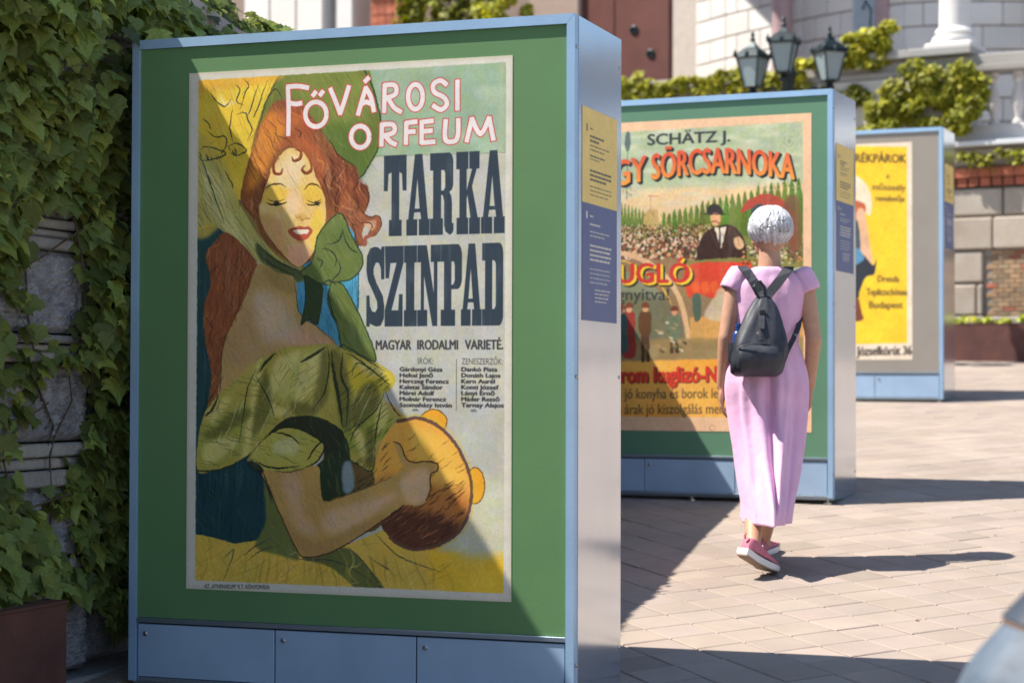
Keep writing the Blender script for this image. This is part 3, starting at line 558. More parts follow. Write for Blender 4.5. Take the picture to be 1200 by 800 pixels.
    for q in let: ST(q, 11.0, (232, 226, 222), 1, None, n=4, straight=len(q) < 3 or len(q) > 20, butt=3.2 if len(q) < 20 else 0)
    INK = (52, 66, 78)
    slab_word(c, [('T', 449.5, 476), ('A', 476, 503), ('R', 503.5, 531), ('K', 534, 561), ('A', 563, 590.5)], ((449, 182.5), (590, 175)), ((449, 276.5), (590, 272)), INK, 1)
    slab_word(c, [('S', 429.5, 450.5), ('Z', 451, 473), ('I', 473.5, 488.5), ('N', 489, 515), ('P', 516.5, 541), ('A', 540, 564), ('D', 564.5, 589)], ((430, 289), (588, 283)), ((430, 382), (588, 379.5)), INK, 5)
    wp = lambda x0, y0, k: (lambda P: np.stack([P[:, 0], P[:, 1] + (P[:, 0] - x0) * k], 1))
    for t, a, b in (("MAGYAR", 441, 482), ("IRODALMI", 489.5, 536.5), ("VARIETÉ.", 545, 589)): c.text(t, a, b, 398, 408.7, (58, 60, 62), .95, 1.0, wp(441, 0, -.011))
    c.text("IRÓK:", 490, 508, 418, 425.3, (70, 68, 66), .9, .0); c.text("ZENESZERZŐK:", 541, 589, 418, 425, (70, 68, 66), .9, 0)
    ST([(535, 419), (535, 479)], 1.6, (80, 80, 76), .8)
    for i, (t, b) in enumerate((("Gárdonyi Géza", 518.5), ("Heltai Jenő", 507.5), ("Herczeg Ferencz", 526), ("Kaletai Sándor", 519), ("Mérei Adolf", 509), ("Molnár Ferencz", 523), ("Szomaházy István", 529.5))):
        y = 433.7 + i * 6.93; c.text(t, 469, b, y - 4.7, y, (44, 44, 48), .95, .9)
    for i, (t, b) in enumerate((("Dankó Pista", 582.5), ("Donáth Lajos", 586), ("Kern Aurél", 579.5), ("Konti József", 584), ("Lányi Ernő", 579.5), ("Máder Rezső", 585), ("Tarnay Alajos", 590))):
        y = 433.2 + i * 6.93; c.text(t, 541, b, y - 4.7, y, (44, 44, 48), .95, .9)
    c.text("stb.", 484, 491, 477, 480, (60, 60, 60), .9, .6); c.text("stb.", 552, 559, 477, 480, (60, 60, 60), .9, .6)
    c.text("AZ „ATHENAEUM” R.T. KÖNYOMÁSA", 240, 317, 685.5, 690.2, (60, 58, 56), .9, .4)
    # paper ageing
    n = c.noise(5, 90, 30); c.put(np.clip(n * 3 - 2.2, 0, 1), (235, 232, 220), .12); c.grain(.035)
    edge = 1 - c.mpoly([(222, 88.5), (597.5, 68), (597.5, 698), (221, 688)], True); c.put(c.blur(edge, 3), (190, 176, 140), .35)
    return c

def beer_hall_poster():
    W, H = 700, 880; X0 = 650.8   # the sheet in the second kiosk; design units follow the visible part
    T = homog([(727, 142), (952, 133), (949, 507), (727, 503)], [(261 / 1305 * W, 0), (W, 0), (W, H), (261 / 1305 * W, H)])
    c = Canvas(W, H, T, (226, 190, 150)); P_, ST = c.poly, c.stroke
    art = c.mpoly([(640, 157), (941.5, 143), (940, 490), (640, 486)], True)
    def A(P, col, alpha=1., soft=0, sharp=False, clip=None): return P_(P, col, alpha, soft, art if clip is None else clip * art, sharp)
    c.put(art, (170, 186, 148)); A([(640, 225), (945, 215), (945, 262), (640, 262)], (232, 200, 150), .9, 8, True)
    n = c.noise(60, 14, 3); c.put(art * np.clip(n * 2.4 - 1.1, 0, 1) * c.mpoly([(640, 140), (945, 135), (945, 250), (640, 250)], True), (206, 208, 176), .7)
    A([(640, 262), (945, 262), (945, 310), (640, 310)], (120, 128, 66), 1, 6, True)
    A([(640, 285), (840, 280), (840, 410), (640, 410)], (150, 124, 88), 1, 0, True)
    rg = np.random.default_rng(4)
    # poplar rows
    for k in range(7):
        x = 728 + k * 4.2; A([(x - 1.8, 250 + k), (x, 236 + k * 1.5), (x + 1.8, 250 + k), (x + 2, 266), (x - 2, 266)], (104, 128, 56), .95)
    for k in range(26):
        x = 778 + k * 6.1 + k * k * .05; top = 252 - k * 1.9 - 4 * rg.random(); wv = 2.4 + k * .12; A([(x - wv, 262), (x - wv * .9, (top + 262) / 2), (x, top), (x + wv * .9, (top + 262) / 2), (x + wv, 275), (x - wv, 275)], (78 + 30 * rg.random(), 108 + 24 * rg.random(), 44), .95)
        c.hatch([(x - wv, top), (x + wv, top), (x + wv, 270), (x - wv, 270)], 80, 8, 1.6, (50, 72, 36), .7, .3, (4, 10), art, k)
    A([(756, 248), (770, 246), (770, 266), (755, 266)], (196, 170, 104), .9); ST([(762, 228), (762, 250)], 1.2, (120, 100, 70), .9, art); ST([(760, 229), (772, 230)], 3, (180, 110, 80), .7, art)
    # crowd
    for k in range(1700):
        x = rg.uniform(722, 836); y = 262 + 40 * rg.random() ** .8; r = .7 + (y - 262) * .038
        col = [(222, 190, 150), (60, 46, 40), (150, 80, 56), (206, 160, 110), (70, 86, 60), (90, 60, 46), (230, 214, 180)][rg.integers(7)]
        P_(c_el(x, y, r, r * 1.1), col, .9, 0, art)
    for k in range(500):
        x = rg.uniform(866, 941); y = rg.uniform(288, 312) if k % 3 else rg.uniform(350, 366); col = [(214, 196, 150), (74, 92, 54), (60, 50, 40), (150, 90, 60), (190, 176, 130)][rg.integers(5)]; P_(c_el(x, y, 1.5, 1.2), col, .85, 0, art)
    c.hatch([(640, 240), (836, 262), (836, 300), (640, 310)], 85, 6, 1.2, (50, 44, 30), .6, .5, (3, 7), art, 91)
    # big arch
    th = np.linspace(180, 360, 24)
    ST([(640, 300), (700, 294), (742, 300), (775, 320), (796, 350), (806, 395), (808, 420)], 15, (222, 186, 140), .95, art); ST([(648, 300), (700, 302), (738, 308), (768, 328), (786, 356), (796, 400), (797, 420)], 4, (232, 190, 80), .9, art)
    A([(640, 315), (735, 318), (766, 336), (782, 362), (790, 420), (640, 425)], (140, 146, 118), 1, 1)
    A([(640, 350), (780, 352), (788, 424), (640, 424)], (112, 112, 84), .8, 4)
    A([(808, 372), (945, 366), (945, 400), (808, 402)], (206, 160, 88), 1, 0, True); A([(640, 398), (945, 396), (945, 430), (640, 430)], (150, 130, 84), .9, 3, True)
    A([(640, 424), (945, 420), (945, 492), (640, 492)], (232, 176, 82), 1, 2, True); n = c.noise(90, 40, 8); c.put(art * c.mpoly([(640, 424), (945, 420), (945, 492), (640, 492)], True) * np.clip(n * 2 - .8, 0, 1), (240, 160, 52), .6)
    # figures in the arch
    for (x, y, h, top, col, skirt) in ((737, 415, 50, 358, (150, 60, 52), True), (756, 424, 66, 358, (104, 72, 46), False), (790, 414, 44, 362, (110, 124, 96), False), (728, 410, 46, 360, (70, 96, 90), True)):
        if skirt: A([(x - 3, top + 14), (x + 3, top + 14), (x + 8, y), (x - 8, y)], col)
        else:
            A([(x - 5, y - h * .5), (x + 5, y - h * .5), (x + 5, y), (x + 1, y), (x, y - h * .35), (x - 1, y), (x - 5, y)], (86, 64, 44), 1, 0, True)
        A([(x - 6, top + 8), (x + 6, top + 8), (x + 7, top + 26), (x + 4, top + 36), (x - 4, top + 36), (x - 8, top + 24)], col); A(c_el(x, top + 4, 3.4, 4.2), (214, 160, 120)); A([(x - 4, top + 2), (x - 3, top - 3), (x + 3, top - 3), (x + 5, top + 2)], (120, 70, 50))
    for k in range(22): P_([(q := (rg.uniform(766, 800), rg.uniform(372, 410))), (q[0] + 6, q[1] + 1), (q[0] + 5, q[1] + 4)], [(216, 210, 180), (70, 66, 50), (170, 150, 110), (96, 108, 80)][rg.integers(4)], .8, 0, art)
    # man with a bowler hat at a red table
    A([(816, 300), (822, 278), (834, 268), (850, 264), (862, 268), (872, 282), (870, 306), (820, 308)], (62, 44, 38)); A([(837, 267), (851, 267), (845, 293)], (232, 220, 196), 1, 0, True); ST([(843, 268), (844, 288)], 5, (50, 46, 50), 1, art); ST([(832, 270), (842, 292)], 3, (96, 70, 60), .8, art); ST([(856, 268), (847, 292)], 3, (96, 70, 60), .8, art)
    A(c_el(838.5, 257, 6.2, 8.5), (222, 168, 120)); ST([(833, 261), (838, 260), (843, 262)], 2.4, (80, 50, 34), .9, art); A([(829, 250), (829, 244), (834, 240), (841, 240), (846, 245), (847, 251), (838, 250)], (58, 52, 48)); ST([(826, 251), (838, 251.5), (850, 252)], 3.6, (48, 44, 42), 1, art)
    A([(860, 280), (867, 279), (872, 287), (868, 293), (861, 290)], (222, 180, 130)); c.hatch([(800, 262), (815, 262), (815, 304), (800, 304)], 80, 4, 1.8, (60, 44, 36), .8, .6, (4, 9), art, 90); c.hatch([(816, 270), (872, 268), (872, 306), (820, 306)], 70, 7, 1.6, (100, 74, 60), .6, .3, (5, 12), art, 5)
    A([(800, 308), (860, 303), (945, 306), (945, 315), (800, 316)], (132, 128, 66), 1, 0); A([(806, 312), (862, 308), (880, 310), (880, 345), (866, 350), (850, 344), (834, 350), (818, 344), (806, 348)], (214, 74, 48), 1, 0)
    for k in range(6): A([(810 + k * 11, 334), (817 + k * 11, 330), (820 + k * 11, 342), (813 + k * 11, 344)], (230, 120, 56), .6, 2)
    A([(811, 348), (820, 346), (821, 372), (814, 376)], (84, 104, 84)); A([(836, 350), (846, 338), (862, 360), (860, 378), (826, 372)], (206, 190, 160), .9, 2)
    # parasol
    A([(868, 250), (876, 236), (896, 228), (915, 234), (930, 252), (934, 290), (926, 294), (920, 262), (890, 244)], (172, 78, 60)); A([(880, 248), (892, 240), (905, 256), (885, 262)], (60, 84, 90), .9, 1); A([(918, 240), (936, 235), (938, 300), (926, 300)], (120, 84, 60), .8, 2)
    for k in range(160):
        x = rg.uniform(870, 940); y = rg.uniform(296, 310) if k % 2 else rg.uniform(350, 372); P_(c_el(x, y, 1.6, 1.4), [(206, 196, 160), (90, 96, 56), (70, 60, 40), (210, 150, 90)][rg.integers(4)], .9, 0, art)
    ST([(884, 225), (915, 223), (941, 219)], 1.2, (220, 200, 150), .8, art)
    for cy in (0,): ST(c_el(925, 166, 5.5, 6), 1.6, (130, 140, 112), .8, art); A(c_el(925, 166, 2.6, 3), (130, 140, 112), .6)
    A(c_el(735, 164, 3.4, 12), (70, 92, 90), .8); ST([(735, 176), (734, 232)], 3, (80, 100, 96), .7, art); c.hatch([(727, 216), (740, 216), (738, 232), (728, 232)], 40, 5, 2, (70, 92, 90), .8, .8, (4, 8), art, 66)
    c.painterly(art, .10, 1.3, 90)
    # lettering
    c.text("SCHÄTZ J.", 759, 856, 156.3, 169, (56, 66, 66), 1, 1.7, lambda P: np.stack([P[:, 0], P[:, 1] - (P[:, 0] - 760) * .035], 1))
    def arc(P):
        x = P[:, 0]; t = (x - 838) / 110; return np.stack([x, P[:, 1] + (t * t * 9 - 6) + np.where(t > 0, t * 2.5, -t * 4)], 1)
    def word(t, a, b, yt, yb, wrp, face, face2, sh, o=2.6, bold=2.7):
        for k in np.linspace(.4, 1, 4): c.text(t, a, b, yt, yb, sh, 1, bold + .6, lambda P: wrp(P) + np.array([o * k, o * k]))
        c.text(t, a, b, yt, yb, face, 1, bold, wrp)
        b0 = c.a.copy(); c.text(t, a, b, yt, yb, face2, 1, bold, wrp); g = np.zeros((c.h, c.w), np.float32); g[:] = np.clip((np.arange(c.h)[:, None] - c.pts([(840, yt)])[0, 1]) / (c.pts([(840, yb + 10)])[0, 1] - c.pts([(840, yt)])[0, 1]), 0, 1)
        c.a = b0 * (1 - g[..., None]) + c.a * g[..., None]
    word("NAGY", 678, 757, 180, 209, arc, (214, 88, 56), (246, 176, 70), (34, 44, 44)); word("SÖRCSARNOKA", 764, 931, 179.5, 209, arc, (214, 88, 56), (246, 176, 70), (34, 44, 44))
    idw = lambda P: P
    word("ZUGLÓ", 702, 808, 309, 332, lambda P: P + np.array([2.6, 1.6]), (240, 206, 60), (240, 206, 60), (56, 50, 44), 2.0, 3.2); c.text("ZUGLÓ", 702, 808, 309, 331.5, (202, 60, 54), 1, 2.4)
    c.text("megnyitva!", 699, 784, 338, 352, (60, 66, 62), .95, .7)
    word("Három kuglizó-Nap", 706, 858, 430, 447.5, idw, (206, 62, 46), (206, 62, 46), (84, 50, 40), 1.0, 2.4)
    c.text("jó konyha és borok legjobb", 732, 868, 455, 466.5, (100, 84, 58), .95, .6); c.text("és árak jó kiszolgálás mellett", 718, 862, 473, 484.5, (100, 84, 58), .95, .6)
    c.text("nyomda", 792, 822, 494.5, 496.5, (150, 120, 100), .0, 0); ST(c_el(834, 501, 3.4, 3), 1.6, (150, 120, 90), .8)
    n = c.noise(14, 120, 31); c.put(np.clip(n * 3 - 2.2, 0, 1), (240, 226, 196), .15); c.grain(.05)
    return c
def c_el(cx, cy, rx, ry, n=10): return [(cx + rx * math.cos(2 * math.pi * k / n), cy + ry * math.sin(2 * math.pi * k / n)) for k in range(n)]

def bicycle_poster():
    W, H = 440, 700; T = homog([(1003, 171), (1069, 165), (1068, 422), (1003, 421)], [(W * (1.29 - .674) / 1.055, 0), (W, 0), (W, H), (W * (1.29 - .674) / 1.055, H)])
    c = Canvas(W, H, T, (226, 210, 188)); P_, ST = c.poly, c.stroke
    art = c.mpoly([(908, 176), (1063, 171), (1062, 402.5), (908, 404)], True); c.put(art, (246, 196, 50))
    A = lambda P, col, alpha=1., soft=0: P_(P, col, alpha, soft, art)
    c.hatch([(908, 176), (1063, 171), (1062, 402), (908, 404)], -32, 14, 2.6, (236, 186, 40), .6, .2, (12, 40), art, 2)
    # rider seen from behind at the left edge
    A([(985, 206), (1003, 208), (1016, 220), (1021, 238), (1018, 254), (1003, 240), (985, 245)], (232, 214, 186)); A([(985, 238), (1008, 238), (1014, 246), (1008, 258), (985, 262)], (186, 96, 66)); A([(1003, 252), (1010, 246), (1014, 256), (1019, 290), (1022, 312), (1012, 314), (1006, 290)], (222, 176, 140))
    A([(985, 258), (1004, 260), (1006, 300), (985, 300)], (70, 84, 92)); A([(985, 300), (1008, 298), (1022, 312), (1026, 304), (1024, 322), (1014, 326), (1007, 342), (1004, 350), (985, 350)], (52, 56, 64)); A([(1000, 352), (1006, 352), (1009, 366), (1011, 374), (1003, 377), (1000, 374)], (120, 70, 50)); A([(985, 290), (1004, 292), (1012, 304), (1000, 312), (985, 308)], (90, 140, 170))
    c.painterly(art, .05, .8, 120); c.text("KERÉKPÁROK", 988, 1062, 180.5, 190.5, (82, 70, 44), .95, 1.4, lambda P: P + np.c_[0 * P[:, 0], (1061 - P[:, 0]) * .03])
    c.text("A", 1038, 1042, 205, 210, (110, 92, 50), .95, .9); c.text("műszaki", 1022, 1041, 216, 224, (110, 92, 50), .0, 0)
    c.text("műszeély", 1022, 1061, 216.5, 224, (110, 92, 50), .95, 1.1); c.text("remekműje", 1026, 1060, 230, 237, (110, 92, 50), .95, 1.1)
    c.text("Dresda", 1028, 1053, 324, 331.5, (96, 80, 46), .95, 1.1); c.text("Teplitzschönau", 1015, 1062, 339, 347, (96, 80, 46), .95, 1.1); c.text("Budapest", 1018, 1057, 354, 362, (96, 80, 46), .95, 1.2)
    c.text("gyár Józsefkörút 36", 983, 1067, 406, 416, (66, 60, 54), .97, 1.6); c.grain(.07)
    return c

def info_panel_print():
    """yellow panel above a blue-grey one, with small print too small to read"""
    W, H = 240, 424; T = lambda P: np.stack([(P[:, 0] - .0) * W, P[:, 1] * H], 1)
    c = Canvas(W, H, T, (236, 208, 122)); c.poly([(0, .449), (1, .449), (1, 1), (0, 1)], (92, 106, 148), sharp=True)
    rg = np.random.default_rng(3)
    def lines(x, y, n, wd, col, lw, gap, ln=.7):
        for k in range(n):
            q = x; end = x + ln * (.55 + .45 * rg.random() if k == n - 1 else .9 + .1 * rg.random())
            while q < end:
                l = .03 + .09 * rg.random(); c.stroke([(q, y + k * gap), (min(end, q + l), y + k * gap)], lw, col, wd, straight=True); q += l + .022
    D = (96, 92, 74); LT = (224, 216, 196)
    c.stroke([(.13, .085), (.13, .105)], 8, (60, 70, 90), .9, straight=True); lines(.22, .095, 1, .8, D, 3, .02, .13)
    lines(.22, .13, 2, .95, D, 4.4, .021, .4); lines(.22, .174, 2, .8, D, 2.6, .019, .58); lines(.22, .222, 1, .9, D, 3.2, .02, .5); lines(.22, .238, 1, .7, D, 2.2, .02, .45)
    lines(.22, .292, 3, .95, D, 4.2, .021, .62); lines(.22, .366, 3, .75, D, 2.4, .02, .64)
    c.stroke([(.13, .495), (.13, .515)], 8, (240, 240, 230), .95, straight=True); lines(.22, .507, 1, .9, LT, 3.6, .02, .14); lines(.22, .545, 1, .9, LT, 3.6, .02, .3)
    lines(.22, .58, 2, .8, LT, 2.8, .019, .56); lines(.22, .645, 4, .95, LT, 4, .022, .64); lines(.22, .755, 4, .75, LT, 2.6, .021, .62); lines(.36, .852, 4, .85, LT, 2.8, .018, .44)
    c.grain(.04); return c
# ================================================================ materials of things
M_frame = mat('kiosk_frame_paint', (0.36, 0.55, 0.76, 1), 0.4, 0.25, 0.10, 3, 0.05, 90)
M_side = mat('kiosk_brushed_aluminium', (0.66, 0.72, 0.80, 1), 0.14, 0.93, 0.03, 5, 0.07, 1.6, stretch=(1.5, 1.5, 1))
M_door = mat('kiosk_door_sheet', (0.40, 0.56, 0.76, 1), 0.42, 0.25, 0.13, 2.2, 0.12, 9)
M_steel = mat('steel_hardware', (0.5, 0.5, 0.5, 1), 0.25, 0.9, 0.1)
M_rail = mat('anodised_rail', (0.42, 0.52, 0.62, 1), 0.3, 0.8, 0.05)
M_rubber = mat('black_rubber', (0.03, 0.03, 0.03, 1), 0.7)
def board(name, c): return mat(name, c, 0.62, 0, 0.05, 3, 0.05, 200)
M_green = board('board_green', (0.115, 0.25, 0.098, 1)); M_green2 = board('board_sea_green', (0.11, 0.25, 0.15, 1)); M_taupe = board('board_taupe', (0.30, 0.27, 0.23, 1))
info_img = info_panel_print().image('info_panel_print'); M_info = print_mat('info_panel_print', info_img, .45)
W_, D_, H_ = 1.526, 0.4816, 2.09
def quad_uv(name, v4, m, parent, thick=None):
    """a flat printed sheet with corners v4 (bottom-left, bottom-right, top-right, top-left), face towards -normal side, real thickness"""
    a, b, c, d = [Vector(p) for p in v4]; n = (b - a).cross(d - a).normalized(); t = thick or 0.0012
    vs = [a, b, c, d] + [p - n * t for p in (a, b, c, d)]
    o = mesh_obj(name, vs, [(0, 1, 2, 3), (7, 6, 5, 4), (1, 0, 4, 5), (2, 1, 5, 6), (3, 2, 6, 7), (0, 3, 7, 4)], m, parent)
    uv = o.data.uv_layers.new(name='UVMap'); u = [(0, 0), (1, 0), (1, 1), (0, 1)]
    for i in range(4): uv.data[i].uv = u[i]
    for i in range(4, 24): uv.data[i].uv = (0.005, 0.5)
    return o
def kiosk(loc, yaw, M_board, pm, sheet, label, splits):
    """local: x along the front (0 = right corner, -W = left), y to the back, z up from the bottom of the casing"""
    r = empty('poster_kiosk', loc, -rad(yaw), label, 'poster kiosk', 'aluminium poster kiosks on the sloping pavement')
    W, D, H = W_, D_, H_; fw = 0.026; ft = 0.03
    def bar(name, x0, x1, z0, z1, y0=0.0, y1=ft, m=M_frame):
        return MB().bevbox(x0, x1, y0, y1, z0, z1, 0.0015).build(name, m, r)
    # mitred frame of four bars, standing 8 mm proud of the board
    def mitre(name, P):
        vs = [(x, y, z) for y in (-0.004, ft) for x, z in P]; o = mesh_obj(name, vs, [(0, 1, 2, 3), (7, 6, 5, 4), (0, 4, 5, 1), (1, 5, 6, 2), (2, 6, 7, 3), (3, 7, 4, 0)], M_frame, r)
        bm = bmesh.new(); bm.from_mesh(o.data); bmesh.ops.recalc_face_normals(bm, faces=bm.faces[:]); bm.to_mesh(o.data); bm.free(); return o
    g = .0006
    mitre('frame_top', [(-W + g, H), (0 - g, H), (-fw - g, H - .03), (-W + fw + g, H - .03)])
    mitre('frame_side', [(0, 0), (0, H - g), (-fw, H - .03 - g), (-fw, 0)]); mitre('frame_side', [(-W, 0), (-W + fw, 0), (-W + fw, H - .03 - g), (-W, H - g)])
    MB().box(-W + fw + .001, -fw - .001, .006, .016, .206, H - .031).build('display_board', M_board, r)
    px0, px1, pz0, pz1 = sheet
    quad_uv('poster', [(px0, .0045, pz0), (px1, .0045, pz0), (px1, .0045, pz1), (px0, .0045, pz1)], pm, r)
    # seam between board and cabinet: an anodised rail with a dark groove below
    MB().bevbox(-W + fw + .002, -fw - .002, -.002, .014, .190, .205, .001).build('bottom_rail', M_rail, r)
    MB().box(-W + fw + .001, -fw - .001, .018, .022, .003, .190).build('cabinet_back', M_rubber, r)
    xs = [-W + fw + .003] + [s for s in splits] + [-fw - .003]
    for i in range(len(xs) - 1):
        d = MB().bevbox(xs[i] + .0025, xs[i + 1] - .0025, .003, .014, .014, .184, .0012).build('cabinet_door', M_door, r)
        lx = xs[i] + .030
        MB().lathe([(.0085, 0), (.0085, .004), (.006, .007), (0.0001, .0075)], 14, Matrix.Translation((lx, .0029, .153)) @ Matrix.Rotation(rad(90), 4, 'X')).build('lock', M_steel, d, True)
    bar('sill', -W + fw, -fw, -.002, .012, 0.0, .02, M_rail)
    # casing
    MB().box(.0, .0022, ft + .001, D, 0, H - .002).build('side_panel', M_side, r); MB().box(-W - .0022, -W, ft + .001, D, 0, H - .002).build('side_panel', M_side, r)
    MB().box(-W + .001, -.001, ft + .001, D - .004, H - .006, H - .003).build('roof_panel', M_side, r); MB().box(-W + .001, -.001, D - .003, D, .002, H - .007).build('back_panel', M_side, r)
    MB().box(-W + .002, -.002, .024, D - .005, -.012, .001).build('base_plate', M_rail, r)
    ip = quad_uv('info_panel', [(.0034, .062, 1.163), (.0034, .430, 1.163), (.0034, .430, 1.82), (.0034, .062, 1.82)], M_info, r, .001)
    for y, z in ((.012, 1.99), (D - .02, 1.99), (.012, .99), (D - .02, .99), (.012, .12), (D - .02, .12)):
        MB().lathe([(.006, 0), (.0055, .0025), (.0001, .004)], 10, Matrix.Translation((.002, y, z)) @ Matrix.Rotation(rad(90), 4, 'Y')).build('screw', M_steel, r, True)
    M = Matrix.Translation(loc) @ Matrix.Rotation(-rad(yaw), 4, 'Z')
    for x in (-.035, -W * .5, -W + .035):
        for y in (.03, D - .05):
            p = M @ Vector((x, y, 0)); h = max(.02, p.z - .012 - gz(p.x, p.y))
            MB().lathe([(.024, -h), (.024, -h + .008), (.008, -h + .012), (.008, 0)], 12, Matrix.Translation((x, y, -.012))).build('foot', M_steel, r, True)
    return r
def toned(c, k): c.a *= np.array(k, np.float32); return c
pv = print_mat('variety_show_poster_print', toned(variety_poster(), (1.06, 1.05, 1.05)).image('variety_show_poster'), .5, .12)
pb = print_mat('beer_hall_poster_print', toned(beer_hall_poster(), (1.08, 1.05, 1.05)).image('beer_hall_poster'), .5, .1)
pc = print_mat('bicycle_poster_print', toned(bicycle_poster(), (1.05, 1.05, 1.05)).image('bicycle_poster'), .5, .1)
kiosk((0.189, 6.041, -.964), 19.7, M_green, pv, (-1.320, -.203, .304, 1.974), 'large near poster kiosk with a lady in a green dress holding a tambourine', (-1.0, -.514))
kiosk((1.636, 10.204, -.571), 23.4, M_green2, pb, (-1.416, -.112, .333, 1.972), 'second poster kiosk with the beer hall poster, behind the woman in lilac', (-1.018, -.520))
kiosk((3.306, 15.352, -.096), 23.0, M_taupe, pc, (-1.290, -.235, .30, 1.985), 'farthest poster kiosk with a yellow bicycle poster on a taupe board', (-1.02, -.528))
# ================================================================ pavement
A_ = Vector((0.913, 0.408)); A_.normalize(); B_ = Vector((A_.y, -A_.x)); PS = 0.190   # two families of joints
M_paver = vcol(mat('concrete_paver', (0.345, 0.283, 0.236, 1), 0.85, 0, 0.16, 1.7, 0.3, 260, 10, objvar=0.05))
M_joint = mat('joint_sand', (0.24, 0.195, 0.155, 1), 0.95, 0, 0.2, 30)
def grd(x, y, dz=0.0): return Vector((x, y, gz(x, y) + dz))
def sheet(name, x0, x1, y0, y1, nx, ny, dz, m):
    vs = [grd(x0 + (x1 - x0) * i / nx, y0 + (y1 - y0) * j / ny, dz) for j in range(ny + 1) for i in range(nx + 1)]
    fs = [(j * (nx + 1) + i, j * (nx + 1) + i + 1, (j + 1) * (nx + 1) + i + 1, (j + 1) * (nx + 1) + i) for j in range(ny) for i in range(nx)]
    return mesh_obj(name, vs, fs, m)
pav = tag(sheet('pavement', -14, 26, -14, 34, 4, 4, -0.007, M_joint), kind='structure')
M_far = mat('far_ground', (0.33, 0.275, 0.235, 1), 0.9, 0, 0.15, 1.5)
GZF = gz(0, -14) - .35
tag(mesh_obj('ground', [(-900, -900, GZF), (900, -900, GZF), (900, 900, GZF), (-900, 900, GZF)], [(0, 1, 2, 3)], M_far), kind='structure')
def paver_corners(i, j, g=0.0035):
    P = []
    for a, b in ((g, g), (PS - g, g), (PS - g, PS - g), (g, PS - g)):
        q = A_ * (i * PS + a) + B_ * (j * PS + b); P.append((q.x, q.y))
    return P
def uvn(i, j):
    q = A_ * ((i + .5) * PS) + B_ * ((j + .5) * PS); return q.x, q.y
cells = []
for i in range(-40, 160):
    for j in range(-190, 60):
        x, y = uvn(i, j)
        if 2.2 < y < 23.5 and -3.2 < x < 8.5: cells.append((i, j, x, y))
def img(x, y):
    z = gz(x, y); c, s = math.cos(rad(1.249)), math.sin(rad(1.249)); d = y * c + z * s; return 600 + 2345 * x / d, 400 - 2345 * (-y * s + z * c) / d
def vis(x, y):
    if y < 3: return 0
    u, v = img(x, y)
    if not (-20 < u < 1225 and v < 815): return 0
    if u < 728 and y > 6: return 0
    if y < 5.0: return 0
    if 728 <= u < 1000 and y > 10.4: return 0
    return 1 / y
order = sorted(cells, key=lambda c: -vis(c[2], c[3]))
near = [c for c in order[:296] if vis(c[2], c[3]) > 0]; nearset = set((c[0], c[1]) for c in near)
def paver_geo(i, j, rg):
    P = paver_corners(i, j); dz = rg.uniform(-.0015, .0015); tx, ty = rg.uniform(-.004, .004), rg.uniform(-.004, .004); cx, cy = uvn(i, j); ch = .004
    top = []; mid = []; bot = []
    for (x, y) in P:
        d = Vector((x - cx, y - cy)); z = gz(x, y) + dz + tx * d.x + ty * d.y; q = d * (1 - ch / .09)
        top.append((cx + q.x, cy + q.y, z)); mid.append((x, y, z - ch * .8)); bot.append((x, y, z - .03))
    vs = top + mid + bot; fs = [(3, 2, 1, 0)] + [(k, (k + 1) % 4, 4 + (k + 1) % 4, 4 + k) for k in range(4)] + [(4 + k, 4 + (k + 1) % 4, 8 + (k + 1) % 4, 8 + k) for k in range(4)]
    return vs, [tuple(reversed(f)) if k else f for k, f in enumerate(fs)]
def tint_attr(me, cols):
    at = me.color_attributes.new('tint', 'FLOAT_COLOR', 'CORNER'); arr = np.ones((len(me.loops), 4), np.float32); k = 0
    for p, c in zip(me.polygons, cols): arr[p.loop_start:p.loop_start + p.loop_total, :3] = c
    at.data.foreach_set('color', arr.ravel())
def fixn(me):
    bm = bmesh.new(); bm.from_mesh(me); bmesh.ops.recalc_face_normals(bm, faces=bm.faces[:]); bm.to_mesh(me); bm.free()
rg = random.Random(5)
def ptint():
    v = rg.gauss(1, .04); return (v * rg.uniform(.99, 1.02), v, v * rg.uniform(.97, 1.03))
for (i, j, x, y) in near:
    vs, fs = paver_geo(i, j, rg); o = mesh_obj('paver', vs, fs, M_paver, pav); fixn(o.data); tint_attr(o.data, [ptint()] * len(fs))
V = []; F = []; CT = []
for (i, j, x, y) in cells:
    if (i, j) in nearset: continue
    vs, fs = paver_geo(i, j, rg); k = len(V); V += vs; F += [tuple(q + k for q in f) for f in fs]; CT += [ptint()] * len(fs)
o = mesh_obj('paver_field', V, F, M_paver, pav); o['kind'] = 'stuff'; tint_attr(o.data, CT); fixn(o.data)
# plain paving beyond the part laid out slab by slab
for n_, (a, b, c, d) in enumerate(((8.4, 26, -14, 34), (-14, 8.4, -14, 2.3), (-14, -3.1, 2.3, 34), (-3.1, 8.4, 23.4, 34))):
    q = sheet('outer_paving', a, b, c, d, 3, 3, -.002, M_far); q.parent = pav
